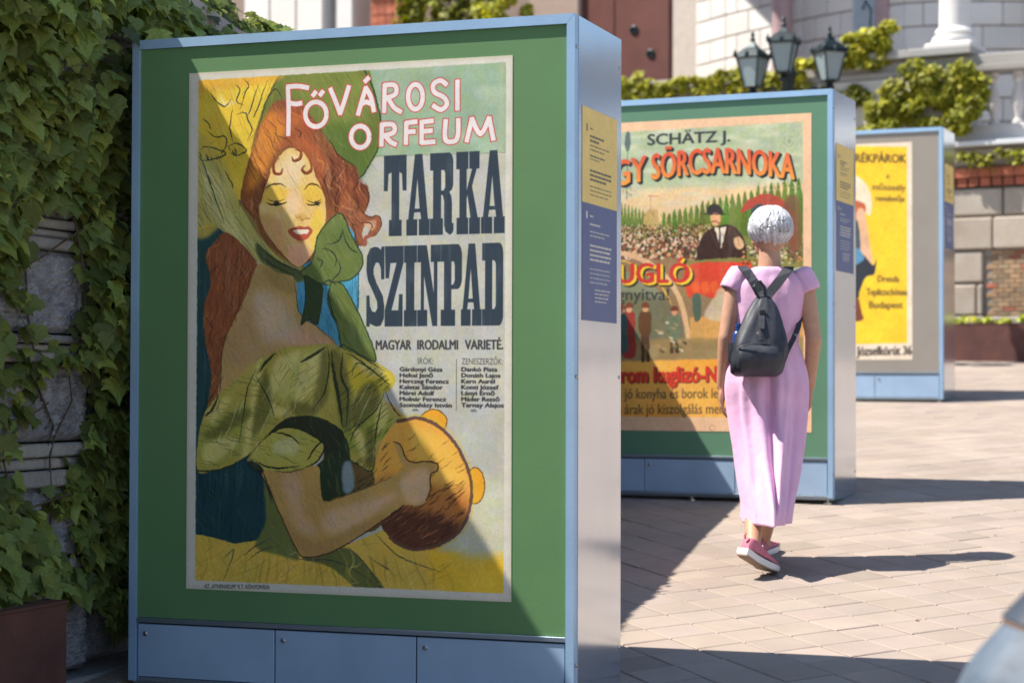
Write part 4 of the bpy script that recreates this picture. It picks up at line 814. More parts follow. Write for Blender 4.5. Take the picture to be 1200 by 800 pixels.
# ================================================================ vine wall on the left (its coping throws the slanting shade over the kiosks)
WT = Vector((math.sin(rad(20)), math.cos(rad(20)), 0)); WN = Vector((math.cos(rad(20)), -math.sin(rad(20)), 0)); WP = Vector((-1.48, 6.6, 0))
def wp(s, d, z): return WP + WT * s + WN * d + Vector((0, 0, z))
M_stone = vcol(mat('weathered_limestone', (0.27, 0.265, 0.26, 1), 0.9, 0, 0.3, 7, 0.7, 60, 9, col2=(0.44, 0.42, 0.39, 1)))
M_rock = vcol(mat('vermiculated_stone', (0.18, 0.185, 0.20, 1), 0.95, 0, 0.3, 16, 1.0, 45, 9, col2=(0.40, 0.40, 0.41, 1)))
M_core = mat('dark_mortar', (0.13, 0.125, 0.12, 1), 0.95, 0, 0.3, 6, 0.6, 30)
WM = Matrix(((WT.x, WN.x, 0, WP.x), (WT.y, WN.y, 0, WP.y), (0, 0, 1, 0), (0, 0, 0, 1)))   # local (s, d, z)
wall = empty('garden_wall', (WP.x, WP.y, gz(WP.x, WP.y)), 0, 'old rusticated stone wall under the climbing vine, left of the big kiosk', 'stone wall')
WL = WM.copy(); WL.translation = Vector((0, 0, -wall.location.z))
crest = [(-9, 2.6), (-2.5, 2.0), (-.7, 1.75), (-.49, 1.685), (-.34, 1.63), (-.18, 1.59), (-.06, 1.525), (.45, 1.42), (.99, 1.325), (1.51, 1.325), (2.76, 1.21), (3.99, 1.145), (4.3, 1.095), (5.6, 1.09), (7.4, 1.07)]
def crest_z(s):
    for (a, za), (b, zb) in zip(crest, crest[1:]):
        if a <= s <= b: return za + (zb - za) * (s - a) / (b - a)
    return crest[-1][1]
def wall_slab(name, s0, s1, d0, d1, zlo, drop, m, th=None):
    """slab whose top follows the crest (minus drop); bottom zlo or th below its top"""
    ss = [s0] + [q for q, _ in crest if s0 < q < s1] + [s1]; mb = MB()
    for a, b in zip(ss, ss[1:]):
        ta, tb = crest_z(a) - drop, crest_z(b) - drop; la, lb = (zlo, zlo) if th is None else (ta - th, tb - th)
        vs = [WL @ Vector((s, d, z)) for s, lo, hi in ((a, la, ta), (b, lb, tb)) for d, z in ((d0, lo), (d1, lo), (d1, hi), (d0, hi))]
        mb.add(vs, [(0, 1, 2, 3), (7, 6, 5, 4), (0, 4, 5, 1), (1, 5, 6, 2), (2, 6, 7, 3), (3, 7, 4, 0)])
    o = mb.build(name, m, wall); return o
wall_slab('wall_core', -9, 7.4, -.55, -.07, -1.9, .09, M_core)
cp = wall_slab('coping', -9, 7.42, -.6, .13, 0, 0, M_stone, .085)
# rusticated pier courses: rough faces between moulded ledges
bands = [(-.94, -.69), (-.565, -.335), (-.185, .065), (.165, .43), (.54, .80), (.90, 1.15)]
def rock_block(s0, s1, z0, z1, d, seed, rough=.019):
    rg_ = np.random.default_rng(seed); nx, nz = 54, 34; mb = MB(); vs = []
    g = rg_.random((nz + 3, nx + 3)); g2 = rg_.random((7, 9)); g = (g + .9 * np.abs(np.roll(g, 1, 0) - np.roll(g, 1, 1)) + .6 * np.roll(g, 2, 1)) / 1.7
    for j in range(nz + 1):
        for i in range(nx + 1):
            u, v = i / nx, j / nz; e = min(u, 1 - u) * (s1 - s0) / .02; f = min(v, 1 - v) * (z1 - z0) / .02; edge = min(1, e, f)
            big = g2[int(v * 5.99)][int(u * 7.99)]
            vs.append(WL @ Vector((s0 + (s1 - s0) * u, d - .012 + edge * (.012 + rough * (g[j][i] - .2) + rough * .7 * big), z0 + (z1 - z0) * v)))
    fs = [(j * (nx + 1) + i, j * (nx + 1) + i + 1, (j + 1) * (nx + 1) + i + 1, (j + 1) * (nx + 1) + i) for j in range(nz) for i in range(nx)]
    mb.add(vs, fs); mb.box(s0, s1, -.1, d - .0125, z0, z1, WL)
    o = mb.build('stone_block', M_rock, wall); k = rg_.normal(1, .08); tint_attr(o.data, [(k, k, k * 1.03)] * len(o.data.polygons)); return o
q = 100
for bi, (z0, z1) in enumerate(bands):
    for s0, s1 in ((-2.2, -1.3), (-1.28, -.50), (-.48, .11)): rock_block(s0, s1, z0, z1, .02, q); q += 1
    for s0, s1 in ((.16, .74), (.76, 1.4), (1.42, 2.1)): rock_block(s0, s1, z0, z1, -.045, q, .009); q += 1
for i in range(len(bands)):
    lo = bands[i][1]; hi = bands[i + 1][0] if i + 1 < len(bands) else 1.28
    h = (hi - lo - .012) / 3
    for k, (pr, hh) in enumerate(((.052, h * 1.2), (.03, h * .8), (.045, h))):
        z = lo + .004 + sum((h * 1.2, h * .8, h)[:k]) + k * .002
        for s0, s1, dd in ((-2.2, -.9, 0), (-.895, .125, 0), (.13, 2.1, -.07)):
            o = MB().bevbox(s0, s1, -.09, pr + dd, z, z + hh - .003, .006, WL).build('ledge_stone', M_stone, wall); g_ = random.uniform(.85, 1.1); tint_attr(o.data, [(g_, g_, g_)] * len(o.data.polygons))
for o_ in [cp]: tint_attr(o_.data, [(.9, .9, .9)] * len(o_.data.polygons))
ob = MB().bevbox(-9, 2.1, -.09, .10, -1.9, -.955, .01, WL).build('plinth', M_stone, wall); tint_attr(ob.data, [(.8, .8, .82)] * len(ob.data.polygons))
pb_ = MB().bevbox(.30, .42, -.09, -.03, .44, .53, .004, WL).build('patch_brick', mat('old_brick', (.42, .22, .15, 1), .9, 0, .2, 20, .4), wall)

# ---------------------------------------------------------------- leaves
M_leaf = vcol(mat('vine_leaf', (0.165, 0.225, 0.06, 1), 0.5, 0, 0.25, 9, 0.1, 60, trans=.28, spec=.35))
M_stem = mat('woody_stem', (0.10, 0.07, 0.05, 1), 0.9, 0, .3, 20, .4)
def leaf_shape(kind, rg_):
    """lobed leaf, tip along +Y, blade in XY, folded along the midrib; 10-14 faces, length about 1"""
    if kind == 0: out = [(0, 0), (.16, -.10), (.34, -.04), (.50, .12), (.44, .26), (.66, .46), (.40, .50), (.34, .60), (.16, .74), (0, 1.0)]
    elif kind == 1: out = [(0, 0), (.2, -.12), (.42, 0), (.56, .2), (.46, .34), (.50, .52), (.34, .56), (.22, .74), (.1, .9), (0, 1.05)]
    elif kind == 2: out = [(0, 0), (.12, -.04), (.36, .02), (.62, .12), (.46, .24), (.70, .50), (.36, .46), (.24, .62), (.12, .84), (0, 1.1)]
    else: out = [(0, 0), (.1, .05), (.2, .22), (.25, .42), (.23, .58), (.16, .76), (.08, .92), (0, 1.06)]
    V = []; n = len(out)
    for k, (x, y) in enumerate(out): V.append((x, y, -.28 * x * x - .10 * y * y + .10 * x + rg_.uniform(-.02, .02)))
    for k, (x, y) in enumerate(out[1:-1]): V.append((-x * rg_.uniform(.9, 1.05), y + rg_.uniform(-.03, .03), -.28 * x * x - .10 * y * y + .10 * x + rg_.uniform(-.02, .02)))
    V.append((0, .42, -.02)); c = len(V) - 1; F = []
    for k in range(n - 1): F.append((c, k, k + 1))
    L_ = [0] + list(range(n, n + n - 2)) + [n - 1]
    for k in range(len(L_) - 1): F.append((c, L_[k + 1], L_[k]))
    return V, F
rl = random.Random(3); LEAVES = [leaf_shape(k, rl) for k in (0, 1, 2, 0, 1, 3)]
def leaf_tint(r, warm=0.0, bright=1.0):
    v = max(.3, r.gauss(1, .32)) * bright; y = r.random() ** 2 * .5 + warm
    return (v * (1 + y * .9), v * (1 + y * .35), v * (1 - y * .3))
def leaf_matrix(p, n, tip, size, r):
    n = n.normalized(); t = (tip - n * tip.dot(n)).normalized(); x = t.cross(n)
    return Matrix(((x.x * size, t.x * size, n.x * size, p.x), (x.y * size, t.y * size, n.y * size, p.y), (x.z * size, t.z * size, n.z * size, p.z), (0, 0, 0, 1)))
def leaf_mass(name, items, m, parent, tints):
    """items: (matrix, kind); one joined mesh"""
    V = []; F = []; C = []
    for (M, k), tn in zip(items, tints):
        v, f = LEAVES[k]; b = len(V); V += [M @ Vector(q) for q in v]; F += [tuple(i + b for i in g) for g in f]; C += [tn] * len(f)
    o = mesh_obj(name, V, F, m, parent); tint_attr(o.data, C); return o
holes = [[(-.34, .55), (-.05, .60), (-.03, .42), (-.06, .16), (-.23, .14), (-.30, .29)], [(-.20, .06), (.03, .06), (.06, -.14), (.0, -.22), (-.13, -.31), (-.37, -.34), (-.41, -.15), (-.28, -.13)],
         [(-.27, -.40), (-.05, -.43), (-.02, -.54), (-.2, -.54)], [(-.28, -.63), (-.1, -.66), (.07, -.68), (.20, -.82), (.5, -.84), (.5, -1.2), (-.4, -1.2)], [(.14, .6), (.33, .62), (.30, .54), (.18, .54)], [(.24, .3), (.37, .3), (.35, .12)]]
def inside(x, y, P):
    c = False
    for i in range(len(P)):
        (x0, y0), (x1, y1) = P[i], P[i - 1]
        if (y0 > y) != (y1 > y) and x < (x1 - x0) * (y - y0) / (y1 - y0) + x0: c = not c
    return c
vine = empty('climbing_vine', (WP.x + .1, WP.y, gz(WP.x, WP.y)), 0, 'dense green climbing vine hanging over the old stone wall', 'climbing vine')
VI = vine.matrix_world.copy(); VI = Matrix.Translation(-Vector(vine.location))
r = random.Random(21); items = []
def near_hole(s, z): return any(inside(s, z, h) for h in holes)
clumps = [(r.uniform(-1.2, 2.4), r.uniform(-1.0, 1.6)) for _ in range(150)]
def add_leaf(s, d, z, size=None, kind=None):
    size = size or (r.uniform(.07, .098) if r.random() < .22 else r.uniform(.036, .072))
    n = WN * r.uniform(.35, 1.0) + Vector((0, 0, 1)) * r.uniform(.15, .95) + WT * r.gauss(-.25, .45)
    tip = Vector((0, 0, -1)) + WT * r.gauss(-.1, .38) + WN * r.uniform(-.1, .45)
    k = kind if kind is not None else r.choice([0, 0, 1, 1, 2, 2, 3, 4, 5]); items.append((leaf_matrix(VI @ wp(s, d, z), n, tip, size, r), k, s, d, z))
for n_ in range(15500):
    if n_ % 8 < 6:
        c = clumps[r.randrange(len(clumps))]; s = c[0] + r.gauss(0, .12); z = c[1] + r.gauss(0, .13)
    else: s = r.uniform(-2.2, 4.4); z = r.uniform(-1.0, 1.6)
    if s < -2.2 or s > 4.6: continue
    top = crest_z(s) + .03
    if z > top: z = top - abs(r.gauss(0, .1))
    if s > 2.2 and z < .55 + .3 * math.sin(s * 3): continue
    if near_hole(s + r.gauss(0, .018), z + r.gauss(0, .02)): continue
    if z < gz(*(wp(s, 0, 0).xy)) + .12: continue
    bulk = .04 + .15 * (.5 + .5 * math.sin(s * 5.3 + z * 3.1)) * (.6 + .4 * math.sin(z * 7 + s)) + .1 * sm(.6, 1.4, z)
    d = r.uniform(.0, 1.0) ** .7 * bulk + .03
    if near_hole(s - d * .2, z): continue
    lim = crest_z(s) - (d - .13) * 1.6 - .03
    if z > lim and r.random() > .01: z = lim - abs(r.gauss(0, .08))
    add_leaf(s, d, z)
for n_ in range(700):       # thick tresses over the coping
    s = r.uniform(-2.2, 4.2); d = .14 + r.uniform(0, .09); z = crest_z(s) - (d - .13) * 1.6 - abs(r.gauss(0, .08)) - .02; add_leaf(s, d, z)
for n_ in range(1100):
    s = r.uniform(-1.4, 1.9); d = r.uniform(.03, .11); z = crest_z(s) + (.13 - d) * 1.5 - abs(r.gauss(0, .07)) - .01; add_leaf(s, d, z)
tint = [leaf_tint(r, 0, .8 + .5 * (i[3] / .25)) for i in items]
def lvis(it):
    p = wp(it[2], it[3], it[4])
    if p.y < 5.5: return 0
    z = p.z; u = 600 + 2345 * p.x / p.y; v = 451 - 2345 * z / p.y
    if not (-10 < u < 300 and -10 < v < 800) or (u > 152 and v > 55 - (u - 157) * .06): return 0
    return 1 / p.y + it[3] * .5
idx = sorted(range(len(items)), key=lambda i: -lvis(items[i])); first = set(idx[:296])
LM = []
for k, (v, f) in enumerate(LEAVES):
    per = []
    for q_ in range(4):
        me = bpy.data.meshes.new('leaf'); me.from_pydata(v, [], f); me.update(); me.materials.append(M_leaf); tn = leaf_tint(r, 0, 1.15); tint_attr(me, [tn] * len(f)); per.append(me)
    LM.append(per)
for i in idx[:296]:
    share('leaf', LM[items[i][1]][r.randrange(4)], vine, M=items[i][0])
rest = [i for i in range(len(items)) if i not in first]
o = leaf_mass('foliage', [(items[i][0], items[i][1]) for i in rest], M_leaf, vine, [tint[i] for i in rest]); o['kind'] = 'stuff'
# woody stems and runners
for n_ in range(12):
    s = r.uniform(-.9, 1.6); z = r.uniform(-.9, -.2); pts = []; d = .045
    for k in range(16):
        pts.append(VI @ wp(s, d + r.uniform(-.008, .012), z)); s += r.gauss(.015, .035); z += r.uniform(.06, .13)
        if z > crest_z(s): break
    MB().tube(pts, [.0045 - .0002 * k for k in range(len(pts))], 5).build('stem', M_stem, vine, True)
for P in ([(-.36, .36), (-.25, .40), (-.12, .46), (.02, .52), (.08, .62)], [(-.42, -.17), (-.3, -.1), (-.2, -.06)], [(-.38, -.40), (-.1, -.36), (.2, -.34), (.4, -.32)], [(-.06, .55), (0, .38), (.02, .2), (-.02, .05), (.04, -.03), (.06, .02)], [(-.05, .1), (.02, .0), (.06, .03), (.12, .1)]):
    pts = [VI @ wp(s, .075, z) for s, z in P]; MB().tube(pts, .0035, 5).build('stem', M_stem, vine, True)

# ---------------------------------------------------------------- rusty planter at the foot of the wall
M_corten = mat('corten_steel', (0.08, 0.03, 0.026, 1), 0.75, 0.1, 0.3, 5, 0.3, 50, col2=(0.14, 0.055, 0.04, 1))
def planter(M, L, D, H, label, th=.012):
    r_ = empty('corten_planter', M.translation, 0, label, 'planter'); Q = Matrix.Translation(-M.translation) @ M
    for nm, b in (('side_panel', (0, L, 0, th, 0, H)), ('side_panel', (0, L, D - th, D, 0, H)), ('side_panel', (0, th, th + .001, D - th - .001, 0, H)), ('side_panel', (L - th, L, th + .001, D - th - .001, 0, H))):
        MB().bevbox(*b, .002, Q).build(nm, M_corten, r_)
    for b in ((-.004, L + .004, -.004, .05, H + .001, H + .008), (-.004, L + .004, D - .05, D + .004, H + .001, H + .008)): MB().box(*b, Q).build('rim', M_corten, r_)
    MB().box(th + .002, L - th - .002, th + .002, D - th - .002, .01, H - .04, Q).build('soil', mat('planting_soil', (.05, .035, .025, 1), .95, 0, .3, 30, .8), r_)
    return r_
base = wp(-.50, .34, 0); zb = gz(base.x, base.y) - .03
PM = Matrix(((-WT.x, -WN.x, 0, base.x), (-WT.y, -WN.y, 0, base.y), (0, 0, 1, zb), (0, 0, 0, 1)))
planter(PM, 2.4, .24, -.655 - zb, 'rusty brown planter box at the foot of the vine wall')
# black hose lying on the ground between wall and kiosk
hz = [(-1.08, 6.35), (-1.30, 6.62), (-1.37, 6.80), (-1.34, 6.92), (-1.22, 7.0), (-1.1, 7.1)]
tag(MB().tube([grd(x, y, .008) for x, y in hz], .007, 8).build('hose', M_rubber, None, True), 'thin black hose lying on the ground behind the large kiosk', 'hose')
kb = MB().bevbox(-.9, 2.6, .10, .22, 0, .035, .008, Matrix.Translation((0, 0, 0)))
vs = []
for i in range(13):
    s = -.9 + i * .3; a = wp(s, .105, 0); b = wp(s, .20, 0)
    for p, h in ((a, .0), (a, .035), (b, .03), (b, -.01)): vs.append(grd(p.x, p.y, h))
fs = [tuple(i * 4 + k for k in (0, 1, 5, 4)) for i in range(12)] + [(i * 4 + 1, i * 4 + 2, i * 4 + 6, i * 4 + 5) for i in range(12)] + [(i * 4 + 2, i * 4 + 3, i * 4 + 7, i * 4 + 6) for i in range(12)]
tag(mesh_obj('kerb', vs, fs, M_joint), kind='structure')
# ================================================================ terrace and building at the far end
FO = Vector((4.66, 19.86, 0)); FT = Vector((.866, -.5, 0)); FN = Vector((-.5, -.866, 0))
def fp(a, d, z): return FO + FT * a + FN * d + Vector((0, 0, z))
def fmat(oz=0.0, o=Vector((0, 0, 0))):
    return Matrix(((FT.x, FN.x, 0, FO.x - o.x), (FT.y, FN.y, 0, FO.y - o.y), (0, 0, 1, -o.z), (0, 0, 0, 1)))
def tinted(o, lo=.88, hi=1.08, warm=.03):
    g = random.uniform(lo, hi); w_ = random.uniform(-warm, warm); tint_attr(o.data, [(g * (1 + w_), g, g * (1 - w_))] * len(o.data.polygons)); return o
M_ash = vcol(mat('sandstone_ashlar', (0.36, 0.30, 0.24, 1), 0.9, 0, .2, 2.2, .4, 40, 8, col2=(0.50, 0.45, 0.38, 1)))
M_white = vcol(mat('white_building_stone', (0.66, 0.635, 0.60, 1), 0.85, 0, .1, 1.6, .2, 30, 6, col2=(0.78, 0.755, 0.72, 1)))
M_wcore = mat('stone_joint_core', (0.40, 0.36, 0.32, 1), .95, 0, .1)  # plain grey-brown colour of the wall core, showing in the joints between blocks
M_brick = vcol(mat('yellow_brick', (0.36, 0.24, 0.14, 1), .9, 0, .2, 12, .4, 60))
M_redb = vcol(mat('red_brick', (0.40, 0.13, 0.075, 1), .9, 0, .2, 12, .4, 60))
M_mort = mat('mortar', (0.34, 0.30, 0.26, 1), .95, 0, .15, 20)
M_marble = mat('rose_marble', (0.42, 0.29, 0.29, 1), .45, 0, .15, 5, .05, 40)
M_bronze = mat('brown_gate_metal', (0.145, 0.05, 0.038, 1), .6, .1, .15, 3, .1, 20)
M_iron = mat('cast_iron', (0.02, 0.032, 0.036, 1), .45, .5, .2, 20, .2, 60)
M_glass = mat('frosted_lantern_glass', (0.24, 0.31, 0.33, 1), .35, 0, .06, 4)

rw = empty('retaining_wall', fp(0, 0, gz(FO.x, FO.y)), 0, 'pale stone retaining wall with brick infill behind the farthest kiosk', 'retaining wall')
RM = fmat(0, rw.location)
MB().box(-13, 4.5, -.7, -.05, -.6, 2.42, RM).build('wall_core', M_wcore, rw)
def fblock(a0, a1, z0, z1, d=0.0, m=None, name='stone_block', bev=.015, par=None, back=-.06):
    return tinted(MB().bevbox(a0, a1, back, d, z0, z1, bev, RM).build(name, m or M_ash, par or rw))
rows = [(.22, .50), (.505, .70), (.705, 1.02), (1.03, 1.345)]
for j, (z0, z1) in enumerate(rows):
    a = -1.6
    while a < .0:
        b = min(a + (.62 if j % 2 else .78), .03); fblock(a, b - .006, z0, z1 - .006, .02, bev=.02 if j > 1 else .01, back=-.03); a = b
for a0, a1 in ((-2.2, -1.0), (-.99, .12), (.13, 1.3), (1.31, 2.6)):
    fblock(a0, a1, 1.36, 1.675, .035); fblock(a0 + .1 if a0 > -2 else a0, a1 + .09, 1.70, 1.965, .015)
for j in range(14):
    z0 = .70 + j * .0465
    for i in range(12):
        a0 = .045 + i * .118 + (.059 if j % 2 else 0)
        b_ = tinted(MB().box(a0, a0 + .109, -.055, -.012 + random.uniform(-.003, .003), z0, z0 + .038, RM).build('brick', M_brick if random.random() > .12 else M_redb, rw), .75, 1.25, .08)
MB().box(.03, 1.55, -.056, -.022, .70, 1.355, RM).build('mortar_bed', M_mort, rw)
fblock(1.5, 2.6, .22, 1.345, .02)
fblock(.03, 1.49, .22, .69, .0)
for i in range(34):    # red brick dentil course under the ledge
    a0 = -1.3 + i * .118
    tinted(MB().box(a0, a0 + .110, -.05, .07, 2.075, 2.165, RM).build('brick', M_redb, rw), .8, 1.15)
    tinted(MB().box(a0 + .006, a0 + .104, -.05, .045, 1.985, 2.066, RM).build('brick', M_redb, rw), .7, 1.0)
MB().box(-1.32, 2.75, -.055, .02, 1.98, 2.17, RM).build('mortar_bed', M_redb, rw); tint_attr(rw.children[-1].data, [(.7, .7, .7)] * 6)
fblock(-13, 3.2, 2.19, 2.36, -.0, bev=.004)
# ledge and balustrade
M_ledge = mat('pale_ledge', (0.62, 0.64, 0.66, 1), .6, 0, .08, 3)
MB().bevbox(-13, 4.5, -.9, .16, 2.375, 2.425, .006, RM).build('ledge', M_ledge, rw)
bal = empty('balustrade', fp(.2, 0, 2.43), 0, 'stone balustrade with turned balusters on top of the retaining wall', 'balustrade'); BM_ = fmat(0, bal.location)
def bb(name, *b, bev=.01):
    lo = .42 if name in ('handrail', 'pedestal_cap') else .68
    return tinted(MB().bevbox(*b, bev, BM_).build(name, M_white, bal), lo, lo + .14)
bb('plinth', -9, 4.4, -.30, -.02, 2.428, 2.60); bb('handrail', -9, 4.4, -.32, .02, 3.13, 3.20); bb('handrail', -9, 4.4, -.28, -.03, 3.203, 3.31)
prof = [(.055, 0), (.055, .04), (.035, .05), (.03, .09), (.055, .16), (.068, .22), (.06, .30), (.035, .38), (.028, .43), (.05, .445), (.05, .47), (.035, .48), (.055, .49), (.055, .525)]
bme = None
for i in range(34):
    a = 4.0 - i * .245
    if -1.5 < a < -.35: continue
    if bme is None:
        mb = MB(); mb.lathe(prof, 12); ob = mb.build('baluster', M_white, bal, True); bme = ob.data; tint_attr(bme, [(.85, .85, .88)] * len(bme.polygons))
        ob.matrix_local = Matrix.Translation(BM_ @ Vector((a, -.16, 2.602)))
    else: share('baluster', bme, bal, BM_ @ Vector((a, -.16, 2.602)))
for a0, a1 in ((-1.75, -.12), (-5.2, -4.8), (-8.6, -8.2)): bb('pedestal', a0, a1, -.40, .03, 2.602, 3.125); bb('pedestal_cap', a0 - .04, a1 + .04, -.44, .07, 3.315, 3.40)

# ---------------------------------------------------------------- the white building: a bowed wall of coursed blocks
path = [(700, 29.0), (785, 28.4), (815, 27.2), (850, 26.55), (905, 25.75), (940, 25.25), (1000, 24.6), (1060, 24.15), (1105, 24.0), (1200, 24.0), (1330, 24.4)]
PP = [Vector(((u - 600) / 2345 * y, y, 0)) for u, y in path]
bld = empty('white_building', (4.5, 25, gz(4.5, 25)), 0, 'white stone building with a bowed wall of coursed blocks above the terrace', 'building')
BO = Vector(bld.location)
def seg_mat(p, q, o):
    t = (q - p).normalized(); n = Vector((t.y, -t.x, 0)); return Matrix(((t.x, n.x, 0, p.x - o.x), (t.y, n.y, 0, p.y - o.y), (0, 0, 1, -o.z), (0, 0, 0, 1))), (q - p).length
mb = MB()
for p, q in zip(PP, PP[1:]):
    M, L = seg_mat(p, q, BO); mb.box(-.02, L + .02, -.8, -.05, 2.2, 9.0, M)
mb.build('wall', M_wcore, bld)
ch = .29
for k in range(2, len(PP) - 1):
    M, L = seg_mat(PP[k], PP[k + 1], BO); nb = max(1, round(L / .52))
    for j in range(0, 13):
        z0 = 2.9 + j * ch; off = .5 if j % 2 else 0
        xs = sorted(set([0.0, L] + [x for x in [(i + off) * L / nb for i in range(nb + 1)] if .1 < x < L - .1]))
        for x0, x1 in zip(xs, xs[1:]):
            if z0 > 5.6: continue
            o = MB().bevbox(x0 + .004, x1 - .004, -.06, .0 + random.uniform(0, .004), z0, z0 + ch - .016, .012, M).build('stone_block', M_white, bld); tinted(o, .92, 1.05, .015)
# upper wall, window and columns, casting onto the wall
def col_at(u, y, rr, z0, z1, name, m, par, o, tors=True):
    p = Vector(((u - 600) / 2345 * y, y, 0)) - o; mb = MB(); mb.lathe([(rr * 1.03, z0), (rr, z0 + .3), (rr * .9, z1)], 20, Matrix.Translation(p)); ob = mb.build(name, m, par, True)
    return ob, p
c1, p1 = col_at(917, 25.25, .135, 2.6, 8.5, 'column', M_marble, bld, BO)
c2, p2 = col_at(1120, 21.2, .165, 3.78, 8.6, 'column', M_white, bld, BO); tint_attr(c2.data, [(1, 1, 1)] * len(c2.data.polygons))
b2 = MB().lathe([(.24, 3.62), (.25, 3.66), (.235, 3.70), (.19, 3.71), (.215, 3.745), (.20, 3.78), (.165, 3.80)], 24, Matrix.Translation(p2)).build('column_base', M_white, bld, True); tint_attr(b2.data, [(1.05, 1.05, 1.05)] * len(b2.data.polygons))
b3 = MB().bevbox(-.26, .26, -.26, .26, 3.42, 3.62, .02, Matrix.Translation(p2) @ Matrix.Rotation(rad(-30), 4, 'Z')).build('plinth', M_white, bld); tint_attr(b3.data, [(.95, .95, .95)] * len(b3.data.polygons))
M_roofm = mat('roof_slate', (.16, .15, .15, 1), .8)
MB().box(-4, 5, -2, 4, 8.9 - BO.z, 9.3 - BO.z).build('roof', M_roofm, bld)
wf = PP[6]; M, L = seg_mat(PP[6], PP[7], BO)
w_ = tinted(MB().bevbox(.0, .36, -.01, .03, 3.3, 6.0, .01, M).build('window_frame', M_white, bld), .9, .95)
MB().box(.03, .33, .031, .036, 3.35, 5.9, M).build('window_pane', mat('window_glass', (.42, .50, .56, 1), .12, .1, .1), w_)
MB().bevbox(.36, .50, -.01, .09, 3.0, 6.5, .01, M).build('pilaster', M_marble, bld)
hk = [M @ Vector(q_) for q_ in ((.16, .04, 4.62), (.30, .22, 4.68), (.40, .26, 4.55), (.38, .24, 4.40), (.36, .22, 4.28))]
MB().tube(hk, .012, 6).build('iron_hook', M_iron, bld, True)
# gate, pilaster and passage on the left part of the terrace
gate = empty('metal_gate', fp(-4.9, -1.6, 2.43), 0, 'tall reddish brown metal gate with dark round openings', 'gate'); GM = fmat(0, gate.location)
for a0, a1 in ((-5.35, -4.92), (-4.915, -4.2)): MB().bevbox(a0, a1, -1.72, -1.62, 2.44, 6.4, .01, GM).build('door_leaf', M_bronze, gate)
for (a, z) in ((-4.66, 3.62), (-4.44, 3.36), (-4.68, 3.18), (-4.44, 3.9), (-4.66, 4.2), (-5.1, 3.4), (-5.1, 4.0)):
    MB().lathe([(.055, 0), (.055, .012), (.04, .02), (.035, .005), (.0001, .004)], 14, GM @ Matrix.Translation((a, -1.619, z)) @ Matrix.Rotation(rad(-90), 4, 'X')).build('round_opening', M_iron, gate, True)
def pier(name, label, cat, a0, a1, d0, d1, z0, z1, m, grooves=(), tn=(.95, 1.0)):
    r_ = empty(name, fp((a0 + a1) / 2, d0, z0), 0, label, cat); Q = fmat(0, r_.location)
    def add(nm, *b, bev=.012):
        o = MB().bevbox(*b, bev, Q).build(nm, m, r_)
        if m in (M_white, M_ash): tinted(o, *tn)
        return o
    xs = [a0] + list(grooves) + [a1]; add('core', a0 + .01, a1 - .01, d0, d1 - .03, z0, z1)
    for x0, x1 in zip(xs, xs[1:]):
        h = z0
        while h < z1 - .1: add('panel', x0 + .008, x1 - .008, d1 - .029, d1, h + .005, min(z1, h + .9) - .005); h += .9
    add('cap', a0 - .05, a1 + .05, d0, d1 + .05, z1, z1 + .12); return r_
M_pink = vcol(mat('pinkish_plaster', (0.42, 0.31, 0.26, 1), .9, 0, .15, 2, .3, 30, 6, col2=(.52, .42, .36, 1)))
pier('plaster_pilaster', 'pinkish plaster pilaster left of the brown gate', 'pilaster', -6.05, -5.36, -1.9, -1.55, 2.43, 6.4, M_pink)
for c in bpy.data.objects['plaster_pilaster'].children: tinted(c, .9, 1.0)
pier('stone_pier', 'pale grey carved stone pier showing above the big kiosk', 'stone pier', -9.35, -8.15, -.9, -.2, 2.43, 5.6, M_white, (-8.95, -8.55))
pier('stone_pilaster', 'narrow pale pilaster beside the brick gate post, above the big kiosk', 'stone pilaster', -8.05, -7.78, -.8, -.3, 2.43, 5.4, M_white)
bp_ = empty('brick_gate_post', fp(-7.3, -.6, 2.43), 0, 'banded brick gate post with stone rings above the big kiosk', 'gate post'); Q = fmat(0, bp_.location)
for j in range(12):
    z0 = 2.43 + j * .2
    if j % 3 == 2: tinted(MB().bevbox(-7.62, -7.0, -.75, -.35, z0, z0 + .19, .03, Q).build('stone_band', M_pink, bp_), .85, 1.05)
    else:
        for i in range(5): tinted(MB().box(-7.58 + i * .108, -7.48 + i * .108, -.72, -.39, z0 + .003, z0 + .093, Q).build('brick', M_redb, bp_), .8, 1.3); tinted(MB().box(-7.58 + i * .108, -7.48 + i * .108, -.72, -.39, z0 + .1, z0 + .19, Q).build('brick', M_redb, bp_), .8, 1.3)
bw = empty('garden_backdrop_wall', fp(-7, -2.5, 2.43), 0, 'brown brick wall far behind the hanging creeper', 'brick wall'); Q = fmat(0, bw.location)
tinted(MB().box(-13, -6.1, -2.7, -2.4, 2.43, 6.5, Q).build('wall', M_pink, bw), .6, .6)

